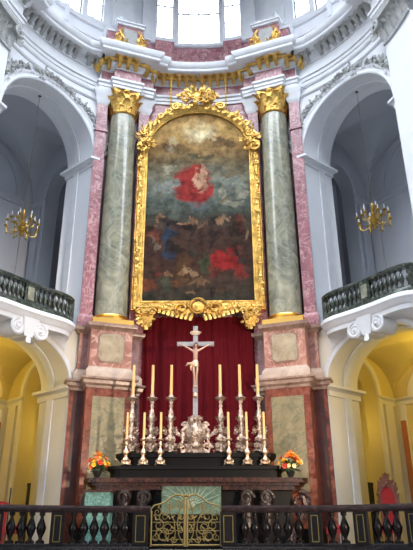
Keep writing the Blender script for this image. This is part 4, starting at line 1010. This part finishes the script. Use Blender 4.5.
# ------------------------------------------------------------------ candlesticks
def tall_stick():
    t = thing('tall_candlestick', 'x', 'candlestick', (0, 0, 0))
    g = MB()
    g.lathe([(.1, .1), (.13, .14), (.09, .25), (.06, .36), (.1, .46), (.085, .52), (.05, .58), (.075, .68), (.06, .74), (.035, .8), (.05, .9), (.068, 1.02), (.07, 1.1), (.045, 1.28), (.032, 1.38), (.05, 1.42), (.03, 1.48), (.05, 1.55), (.05, 1.6)], (0, 0, 0), 14, 3, .1)
    stem = build('stem', g, M['silver'], t)
    g = MB(); R = random.Random(2)
    for k in range(4):
        a = PI / 4 + k * PI / 2; d = Vector((math.cos(a), math.sin(a), 0))
        g.scroll(d * .16 + Vector((0, 0, .62)), d, (0, 0, 1), .06, .02, 1.3)
        g.leaf(d * .07 + Vector((0, 0, .66)), d + Vector((0, 0, .4)), (0, 0, 1), .14, .08, .5); g.leaf(d * .05 + Vector((0, 0, .95)), d + Vector((0, 0, 1.6)), d, .16, .07, .3)
        g.ell(d * .11 + Vector((0, 0, .42)), (.045, .045, .06), None, 6, 5)
    for i in range(16):
        a = R.uniform(0, 2 * PI); z = R.uniform(.3, 1.2); g.leaf((.06 * math.cos(a), .06 * math.sin(a), z), (R.uniform(-1, 1), R.uniform(-1, 1), 1), (math.cos(a), math.sin(a), 0), .1, .05, .4)
    build('stem_ornament', g, M['silver'], stem, ang=60)
    g = MB()
    for k in range(3):
        a = -PI / 2 + k * 2 * PI / 3; d = Vector((math.cos(a), math.sin(a), 0))
        g.tube([d * .05 + Vector((0, 0, .32)), d * .11 + Vector((0, 0, .28)), d * .1 + Vector((0, 0, .16)), d * .155 + Vector((0, 0, .06)), d * .15 + Vector((0, 0, .03))], [.035, .05, .04, .04, .045], 7)
        g.scroll(d * .14 + Vector((0, 0, .09)), d, (0, 0, 1), .06, .022, 1.2); g.leaf(d * .12 + Vector((0, 0, .3)), d, (0, 0, 1), .12, .1, .6)
    g.lathe([(.12, .03), (.16, .06), (.14, .14), (.09, .2), (.0, .22)], (0, 0, 0), 12, 3, .15)
    for i in range(14):
        a = R.uniform(0, 2 * PI); g.leaf((.13 * math.cos(a), .13 * math.sin(a), R.uniform(.05, .3)), (math.cos(a), math.sin(a), R.uniform(-.3, 1)), (0, 0, 1), .1, .07, .4)
    build('tripod_foot', g, M['silver'], t, ang=60)
    g = MB(); g.lathe([(.03, 1.58), (.1, 1.62), (.135, 1.68), (.13, 1.69), (.09, 1.66), (.03, 1.66)], (0, 0, 0), 18); build('drip_pan', g, M['silver'], t)
    g = MB(); g.lathe([(.035, 1.66), (.055, 1.7), (.05, 1.78), (.04, 1.8)], (0, 0, 0), 12); build('socket', g, M['silver'], t)
    return t
def candle(h, r):
    g = MB(); g.lathe([(r, 0), (r * .97, h * .5), (r * .93, h - .01), (r * .6, h)], (0, 0, 0), 12); return g
ord_l = ['outermost on the left', 'middle one on the left', 'next to the crucifix on the left']
ord_r = ['next to the crucifix on the right', 'middle one on the right', 'outermost on the right']
tall = tall_stick(); tall.scale = (1.35, 1.35, 1); first = True
cd0 = None
for i, x in enumerate((-1.98, -1.37, -.78, .76, 1.38, 1.94)):
    nm = (ord_l + ord_r)[i]; lab = 'tall ornate silver candlestick on the upper altar ledge, %s' % nm; loc = (x - .03, 18.85, 2.52)
    if first: tall.location = loc; tall['label'] = lab; tall['group'] = 'tall silver candlesticks'; first = False
    else: copy_tree(tall, loc, lab, 'tall silver candlesticks')
    cl = (loc[0], loc[1], 4.3); lab = 'long yellow candle in the tall silver candlestick, %s' % nm
    if cd0 is None: cd0 = build('altar_candle', candle(.97, .047), M['wax'], None); cd0.location = cl; tag(cd0, lab, 'candle', 'long altar candles'); 
    else:
        c = cd0.copy(); col.objects.link(c); c.location = cl; c['label'] = lab
def small_stick():
    t = thing('small_candlestick', 'x', 'candlestick', (0, 0, 0))
    g = MB(); g.lathe([(.05, .1), (.07, .14), (.04, .22), (.03, .28), (.06, .34), (.065, .38), (.035, .45), (.022, .48), (.022, .56), (.04, .6), (.025, .66), (.03, .7)], (0, 0, 0), 12); build('stem', g, M['silverwarm'], t)
    g = MB(); g.lathe([(.085, .02), (.09, .05), (.06, .1), (.075, .15), (.05, .2), (0, .22)], (0, 0, 0), 12, 3, .12)
    for k in range(3):
        a = -PI / 2 + k * 2 * PI / 3; d = Vector((math.cos(a), math.sin(a), 0))
        g.tube([d * .03 + Vector((0, 0, .17)), d * .08 + Vector((0, 0, .13)), d * .07 + Vector((0, 0, .06)), d * .1 + Vector((0, 0, .025))], [.025, .035, .03, .03], 7); g.ell(d * .095 + Vector((0, 0, .03)), .032, None, 6, 5)
    build('tripod_foot', g, M['silverwarm'], t)
    g = MB(); g.lathe([(.02, .68), (.06, .7), (.075, .74), (.07, .75), (.03, .73)], (0, 0, 0), 14); g.lathe([(.028, .72), (.034, .76), (.03, .82)], (0, 0, 0), 10); build('drip_pan', g, M['silverwarm'], t)
    return t
small = small_stick(); small.scale = (1.5, 1.5, 1); first = True; cd1 = None
for i, x in enumerate((-2.05, -1.54, -1.04, .98, 1.52, 2.04)):
    nm = ['outermost left', 'middle of the left three', 'innermost left', 'innermost right', 'middle of the right three', 'outermost right'][i]
    lab = 'small gilt-silver candlestick on the front altar ledge, %s' % nm; loc = (x - .03, 18.38, 2.13)
    if first: small.location = loc; small['label'] = lab; small['group'] = 'small altar candlesticks'; first = False
    else: copy_tree(small, loc, lab, 'small altar candlesticks')
    cl = (loc[0], loc[1], 2.95); lab = 'short yellow candle in the small front candlestick, %s' % nm
    if cd1 is None: cd1 = build('altar_candle', candle(.72, .04), M['wax'], None); cd1.location = cl; tag(cd1, lab, 'candle', 'short altar candles')
    else:
        c = cd1.copy(); col.objects.link(c); c.location = cl; c['label'] = lab

# ------------------------------------------------------------------ flowers
for s, side, X in ((-1, 'left', -2.86), (1, 'right', 2.7)):
    Y = 18.2; z0 = 1.74
    g = MB(); g.lathe([(.09, 0), (.1, .02), (.07, .05), (.11, .12), (.13, .2), (.12, .22)], (X, Y, z0), 16); o = build('flower_vase', g, M['dark'], None, (X, Y, z0)); tag(o, 'low dark vase holding flowers on the %s end of the altar table' % side, 'vase')
    t = thing('flower_bouquet', 'bunch of orange and yellow flowers on the %s end of the altar table' % side, 'flowers', (X, Y, z0 + .2), 'altar bouquets')
    R = random.Random(40 + s); g = MB()
    for i in range(60):
        a = R.uniform(0, 2 * PI); e = R.uniform(-.2, 1.2); d = Vector((math.cos(a) * math.cos(e), math.sin(a) * math.cos(e), math.sin(e)))
        g.leaf(Vector((X, Y, z0 + .25)) + d * .1, d, (0, 0, 1), R.uniform(.15, .26), .06, -.2)
    build('foliage', g, M['leafg'], t, ang=60)
    for i in range(34):
        a = R.uniform(0, 2 * PI); e = R.uniform(-.15, 1.5); d = Vector((math.cos(a) * math.cos(e), math.sin(a) * math.cos(e), math.sin(e)))
        rr = R.uniform(.2, .33); p = Vector((X, Y, z0 + .32)) + Vector((d.x * rr, d.y * rr, d.z * rr * 1.15))
        if i == 0: p = Vector((X + .04 * s, Y, z0 + .74))
        if i == 1: p = Vector((X, Y, z0 + .64))
        g = MB(); q = d.to_track_quat('Z', 'Y').to_matrix(); n = 7; sz = R.uniform(.06, .09)
        for k in range(n):
            b2 = 2 * PI * k / n; pd = q @ Vector((math.cos(b2), math.sin(b2), .35)); g.leaf(p, pd, d, sz, sz * .8, .4, .12)
        g.ell(p + d * .015, sz * .4, None, 6, 5)
        cm = R.choice([M['fl_y'], M['fl_o'], M['fl_r'], M['fl_y'], M['fl_y'], M['fl_o'], M['fl_w']])
        if i < 2: cm = M['fl_o']
        build('bloom', g, cm, t, ang=60)

# ------------------------------------------------------------------ communion rail
def rail_section(name_lab, path, posts, loc, n_bal, group='communion rails'):
    t = thing('communion_rail', name_lab, 'balustrade', loc, group)
    g = MB(); g.sweep([(-.15, .68), (.15, .68), (.19, .73), (.19, .78), (.14, .83), (-.14, .83), (-.19, .78), (-.19, .73)], path); build('handrail', g, M['railtop'], t)
    g = MB(); g.sweep([(-.16, -.1), (.16, -.1), (.16, -.03), (.12, .03), (-.12, .03), (-.16, -.03)], path); build('plinth', g, M['rail'], t)
    P = [Vector(p) for p in path]; L = [0]
    for i in range(len(P) - 1): L.append(L[-1] + (P[i + 1] - P[i]).length)
    def at(q):
        for i in range(len(P) - 1):
            if q <= L[i + 1] + 1e-6: f = (q - L[i]) / (L[i + 1] - L[i]); return P[i].lerp(P[i + 1], f), (P[i + 1] - P[i]).normalized()
        return P[-1], (P[-1] - P[-2]).normalized()
    def by_x(x):
        lo, hi = 0, L[-1]
        for _ in range(40):
            mid = (lo + hi) / 2
            if at(mid)[0].x < x: lo = mid
            else: hi = mid
        return lo
    qs = []
    for x in posts:
        q = by_x(x); qs.append(q); p, d = at(q); w = .18 if .5 < abs(x) < 1.5 else .15
        mt = Matrix(((d.x, -d.y, 0, p.x), (d.y, d.x, 0, p.y), (0, 0, 1, 0), (0, 0, 0, 1)))
        g = MB(mt); g.box(-w, w, -.15, .15, .0, .7); o = build('post', g, M['black'], t, smooth=False)
        g = MB(mt)
        for a in ((.07 - w, .085 - w, .06, .62), (w - .085, w - .07, .06, .62), (.07 - w, w - .07, .06, .075), (.07 - w, w - .07, .605, .62)): g.box(a[0], a[1], -.165, -.148, a[2], a[3])
        build('gilt_panel_frame', g, M['gateb'], o, smooth=False)
    proto = None; ends = [0] + sorted(qs) + [L[-1]]
    for a, b_ in zip(ends[:-1], ends[1:]):
        a2 = a + .24; b2 = b_ - .24
        if b2 - a2 < .2: continue
        n = max(1, int(round((b2 - a2) / .25)))
        for k in range(n):
            p, d = at(a2 + (b2 - a2) * (k + .5) / n); lc = Vector((p.x, p.y, .03)) - Vector(loc)
            if proto is None:
                g = MB(); g.lathe([(r * 1.35, z * 1.19) for r, z in BAL], (0, 0, 0), 12); proto = build('baluster', g, M['rail'], None); proto.parent = t; proto.location = lc
            else: c = proto.copy(); col.objects.link(c); c.parent = t; c.location = lc
YR = 15.0
rail_section('dark marble communion rail with turned balusters left of the gilded gates', [(-8.0, 13.1), (-6.2, 13.7), (-4.9, 14.15), (-3.6, 14.75), (-2.6, 14.98), (-1.0, YR)], [-6.5, -4.38, -3.1, -1.2], (-3.2, 14.8, -.1), 0)
rail_section('dark marble communion rail with turned balusters right of the gilded gates', [(.66, YR), (2.4, 14.98), (3.4, 14.75), (4.4, 14.35), (5.6, 13.9), (7.0, 13.3)], [.8, 2.77, 3.75, 4.78, 6.4], (3.2, 14.8, -.1), 0)
# gates
GX = -.17
for s, side in ((-1, 'left'), (1, 'right')):
    t = thing('gate_leaf', 'gilded wrought-iron scrollwork gate, %s leaf of the pair' % side, 'gate', (GX, YR, -.05), 'gilded altar gates')
    def G(x, z): return (GX + s * x, YR, z)
    g = MB()
    g.tube([G(.03, -.03), G(.03, 1.0)], .028, 6); g.tube([G(.8, -.03), G(.8, .72)], .025, 6); g.tube([G(.03, .0), G(.8, .0)], .022, 6); g.tube([G(.03, .48), G(.8, .48)], .01, 6); g.tube([G(.03, .3), G(.8, .3)], .008, 6); g.tube([G(.03, .12), G(.8, .12)], .008, 6)
    g.tube([G(.03, 1.0), G(.12, 1.07), G(.24, 1.08), G(.38, 1.0), G(.5, .9), G(.62, .87), G(.74, .84), G(.82, .76), G(.8, .7)], [.03, .028, .026, .024, .022, .02, .02, .02, .015], 6)
    build('frame', g, M['gateb'], t)
    g = MB()
    e1 = (s, 0, 0)
    g.tube([G(.06, .02), G(.16, .2), G(.2, .45), G(.16, .7), G(.08, .95)], .016, 6); g.tube([G(.3, .02), G(.24, .25), G(.27, .5), G(.38, .72), G(.36, .92)], .014, 6)
    for (x, z, r, st, tn) in ((.52, .2, .18, 0, 1.6), (.4, .36, .15, 3, 1.5), (.62, .42, .13, 1, 1.4), (.5, .6, .14, 4, 1.5), (.66, .7, .1, 2, 1.3), (.18, .86, .1, 1, 1.4), (.38, .8, .1, 5, 1.4), (.7, .16, .09, 2, 1.3), (.12, .3, .07, 0, 1.2), (.12, .6, .07, 3, 1.2), (.28, .12, .08, 3, 1.3)):
        g.scroll(G(x, z), e1, (0, 0, 1), r, .014, tn, 5, st, .2, 16)
    R = random.Random(77)
    for i in range(26): g.leaf(G(R.uniform(.08, .76), R.uniform(.05, .8)), (R.uniform(-1, 1), 0, R.uniform(-1, 1)), (0, -1, 0), .09, .035, .3)
    build('scrollwork', g, M['gateb'], t, ang=60)
    g = MB()
    for x in (.0,): g.ell(G(.03, 1.06), .04)
    build('finial', g, M['gateb'], t)

# ------------------------------------------------------------------ seats behind the rail
def throne(X, Y, rz, lab):
    t = thing('carved_armchair', lab, 'chair', (X, Y, -.1)); mt = Matrix.Translation((X, Y, -.1)) @ Matrix.Rotation(rz, 4, 'Z') @ Matrix.Diagonal((.62, .8, 1.18, 1))
    def arch(w, zb, zs, zt, n=14): return [(-w, zb)] + [(w * math.cos(PI - PI * i / n), zs + (zt - zs) * math.sin(PI - PI * i / n)) for i in range(n + 1)] + [(w, zb)]
    g = MB(mt); g.prism_xz(arch(.3, .45, 1.1, 1.38)[::-1], .2, .27); b_ = build('backrest', g, M['velvet'], t, smooth=False)
    g = MB(mt); inn = arch(.29, .42, 1.1, 1.37); out = arch(.4, .4, 1.12, 1.56)
    rows = [[(a[0], .18, a[1]), (b2[0], .18, b2[1]), (b2[0], .3, b2[1]), (a[0], .3, a[1])] for a, b2 in zip(inn, out)]; g.grid(rows, True)
    R = random.Random(4)
    for p in out[1:-1]:
        for k in range(3): g.leaf((p[0] * .9 + R.uniform(-.04, .04), .17, p[1] - .05 + R.uniform(-.05, .05)), (p[0] + R.uniform(-.4, .4), 0, R.uniform(-.2, .6)), (0, -1, 0), .13, .08, .4)
    for k in range(6): g.leaf((-.12 + .05 * k, .17, 1.5), (R.uniform(-.5, .5), 0, 1), (0, -1, 0), .16, .07, .3)
    build('carved_frame', g, M['wood'], t, ang=60)
    g = MB(mt); g.box(-.33, .33, -.3, .22, .38, .5, .03); build('seat', g, M['velvet'], t, smooth=False)
    for sx in (-.3, .3):
        for sy in (-.26, .22):
            g = MB(mt); g.lathe([(.03, 0), (.045, .08), (.03, .18), (.04, .38)], (sx, sy, 0), 10); build('leg', g, M['wood'], t)
        g = MB(mt); g.tube([(sx, .22, .72), (sx, 0, .75), (sx * 1.1, -.26, .72)], .035, 7); g.tube([(sx, -.24, .45), (sx * 1.05, -.25, .72)], .03, 7); build('armrest', g, M['wood'], t)
throne(5.34, 18.0, R_(-14), 'red velvet armchair with tall carved wooden back in front of the right aisle')
def stool(X, Y, lab):
    t = thing('upholstered_stool', lab, 'stool', (X, Y, -.1))
    g = MB(); g.box(X - .22, X + .22, Y - .2, Y + .2, .26, .42, .05); g.ell((X, Y, .42), (.2, .18, .05)); build('seat', g, M['velvet'], t)
    for sx in (-.17, .17):
        for sy in (-.15, .15): g = MB(); g.lathe([(.02, 0), (.035, .1), (.025, .2), (.03, .37)], (X + sx, Y + sy, -.1), 8); build('leg', g, M['wood'], t)
stool(3.55, 16.6, 'red upholstered stool seen through the right balusters, nearest the altar')
stool(4.75, 16.4, 'red upholstered stool seen through the right balusters, in front of the armchair')
stool(-4.6, 16.6, 'red upholstered stool seen through the left balusters')
# red covered kneeler at the far left and microphone stand
g = MB(); g.box(-6.5, -5.42, 18.0, 18.5, -.1, 1.12, .03); o = build('draped_bench', g, M['velvet'], None, (-5.75, 18.2, -.1), smooth=False); tag(o, 'red covered bench back at the far left edge before the yellow aisle', 'bench')
g = MB(); g.tube([(-5.12, 17.6, -.08), (-5.12, 17.6, 1.45)], .018, 6); g.lathe([(.16, -.1), (.16, -.07), (.03, -.05)], (-5.12, 17.6, 0), 14); o = build('stand_pole', g, M['iron'], None, (-5.12, 17.6, -.1)); tag(o, 'thin black upright pole stand right of the red bench', 'stand')

# ------------------------------------------------------------------ chandeliers
def chandelier(s, side, zc, shown):
    x, y = bay(0, 8.3); x *= s
    t = thing('brass_chandelier', 'two-tier brass chandelier with white candles hanging in the %s gallery arch' % side, 'chandelier', (x, y, zc), 'gallery chandeliers')
    g = MB(Matrix.Translation((x, y, zc)))
    g.lathe([(0, -.55), (.05, -.52), (.08, -.46), (.04, -.4), (.14, -.32), (.17, -.24), (.12, -.14), (.05, -.08), (.07, 0), (.1, .06), (.04, .14), (.06, .22), (.09, .28), (.03, .36), (.05, .46), (.02, .55), (0, .58)], (0, 0, 0), 18); build('stem', g, M['brass'], t)
    for tier, (n, R0, z, zr) in enumerate(((8, .6, -.28, -.12), (6, .42, .05, .12))):
        for k in range(n):
            a = 2 * PI * (k + .5 * tier) / n; d = Vector((math.cos(a), math.sin(a), 0)); c = Vector((x, y, zc)); g = MB()
            g.tube([c + d * .08 + Vector((0, 0, z)), c + d * R0 * .35 + Vector((0, 0, z - .12)), c + d * R0 * .7 + Vector((0, 0, z - .16)), c + d * R0 * .95 + Vector((0, 0, z - .06)), c + d * R0 + Vector((0, 0, zr))], .016, 6)
            q = c + d * R0 + Vector((0, 0, zr)); g.lathe([(.01, 0), (.07, .02), (.075, .04), (.02, .04), (.03, .06), (.03, .1)], q, 10); g.ell(c + d * R0 * .95 + Vector((0, 0, z - .12)), .035, None, 6, 5)
            arm = build('arm', g, M['brass'], t)
            g = MB(); g.lathe([(.018, .1), (.016, .26), (.0, .27)], q, 8); build('candle', g, M['white2'], arm)
    top = ZU + HU * 1.0 - .03; g = MB()
    g.tube([(x, y, zc + .55), (x, y, top)], .008, 6); zz = zc + .7
    while zz < top: g.ell((x, y, zz), (.014, .014, .03), None, 5, 4); zz += .35
    g.lathe([(.07, top - .03), (.07, top)], (x, y, 0), 12); build('chain', g, M['chain'], t)
chandelier(-1, 'left', 10.8, 1); chandelier(1, 'right', 10.95, 1)

# ------------------------------------------------------------------ floors and steps
g = MB(); g.box(-12, 12, 14.4, 24, -.4, -.1); struct('floor', g, M['floor'], smooth=False)
g = MB()
for k in range(8): g.box(-12, 12, 14.4 - .38 * (k + 1), 14.4, -.4 - .19 * (k + 1) + .19, -.1 - .19 * (k + 1) + .0)
g.box(-12, 12, -8, 14.4, -1.95, -1.75); struct('floor_nave', g, M['stone'], smooth=False)
g = MB(); g.box(-12, 12, 14.4, 24, -.41, -.4) if False else g.box(-3.9, 3.9, 17.8, 20.5, -.1, -.02)
g.bm.free()

# nave vault out of view, added to shade the lower altar, ribbed every few metres
g = MB(); K = 24
for i in range(-1, 0): pass
g.grid([[(15 * math.cos(PI * k / K), y, 22.5 + 6 * math.sin(PI * k / K)) for k in range(K + 1)] for y in (-38, -28, -18, -8, 4.5)])
for y in (-28, -18, -8, 4.5):
    g.grid([[(15 * math.cos(PI * k / K), y - d, 22.5 + 6 * math.sin(PI * k / K) - e_) for k in range(K + 1)] for d, e_ in ((.4, 0), (.4, .3), (-.4, .3), (-.4, 0))])
struct('ceiling_nave_shade', g, M['white'])
for s in (-1, 1):
    g = MB(); g.box(15, 15.5, -38, 13, -1.95, 21); struct('wall_nave_shade_%s' % ('left' if s < 0 else 'right'), g, M['white'], s)  # unseen nave side walls, added to keep light off the lower zone
g = MB(); g.prism([pol(p, 8.3) for p in range(-90, 91, 6)] + [(-8.3, 12.5), (8.3, 12.5)][::1], ZD, ZD + .3); struct('ceiling_apse_shade', g, M['white'])  # unseen cap over the apse, added to cut skylight on the drum
# ------------------------------------------------------------------ light
w = bpy.data.worlds.new('daylight'); bpy.context.scene.world = w; w.use_nodes = True; nt = w.node_tree
bg = nt.nodes['Background']; tc = nt.nodes.new('ShaderNodeTexCoord'); sp = nt.nodes.new('ShaderNodeSeparateXYZ'); nt.links.new(tc.outputs['Generated'], sp.inputs[0])
rp = nt.nodes.new('ShaderNodeValToRGB'); e = rp.color_ramp.elements
e[0].position = .0; e[0].color = (.06, .05, .045, 1); e[1].position = 1; e[1].color = (12.8, 13.7, 15, 1)
x = e.new(.5); x.color = (.12, .12, .13, 1); x = e.new(.62); x.color = (.3, .33, .38, 1); x = e.new(.76); x.color = (9.7, 10.4, 11.5, 1)
mp = nt.nodes.new('ShaderNodeMapRange'); mp.inputs['From Min'].default_value = -1; nt.links.new(sp.outputs['Z'], mp.inputs['Value'])
nt.links.new(mp.outputs['Result'], rp.inputs['Fac']); nt.links.new(rp.outputs['Color'], bg.inputs['Color']); bg.inputs['Strength'].default_value = 1.0

def light(kind, name, loc, energy, color, size=.3, target=None, **kw):
    l = bpy.data.lights.new(name, kind); l.energy = energy; l.color = color
    if kind in ('SPOT', 'POINT'): l.shadow_soft_size = size
    o = bpy.data.objects.new(name, l); col.objects.link(o); o.location = loc
    if target: o.rotation_euler = (Vector(target) - Vector(loc)).to_track_quat('-Z', 'Y').to_euler()
    for k, v in kw.items(): setattr(l, k, v)
    return o
light('SPOT', 'floodlight_right', (8.8, 4.0, 2.6), 9000, (1, .76, .54), .12, (-1.5, 20, 4.4), spot_size=R_(44), spot_blend=.7)
light('SPOT', 'floodlight_left', (-8.8, 4.0, 2.6), 2200, (1, .76, .54), .12, (1.5, 20, 4.4), spot_size=R_(44), spot_blend=.7)
for s in (-1, 1):
    p = bay(.6, 10.7); light('POINT', 'aisle_lamp', (s * p[0], p[1], 5.9), 115, (1, .74, .14), .15)
    p = bay(1.8, 10.2); light('POINT', 'gallery_daylight', (s * p[0], p[1], 12.5), 40, (.85, .92, 1), .5)
    p = bay(-3.9, 10.3); light('POINT', 'passage_lamp', (s * p[0], p[1], 4.2), 22, (1, .76, .24), .15)

# ------------------------------------------------------------------ camera
sc = bpy.context.scene
cam = bpy.data.cameras.new('camera'); co = bpy.data.objects.new('camera', cam); col.objects.link(co)
cam.sensor_fit = 'VERTICAL'; cam.sensor_height = 36; cam.lens = 605 / 550 * 36; cam.shift_x = 8.2 / 550
co.location = (.4, 0, 0); co.rotation_euler = (R_(90) + math.atan(605 / 1355), 0, R_(1.09)); cam.clip_end = 200
sc.camera = co
sc.view_settings.view_transform = 'Standard'; sc.view_settings.look = 'None'; sc.view_settings.gamma = 1; sc.view_settings.exposure = 0; sc.view_settings.use_curve_mapping = False
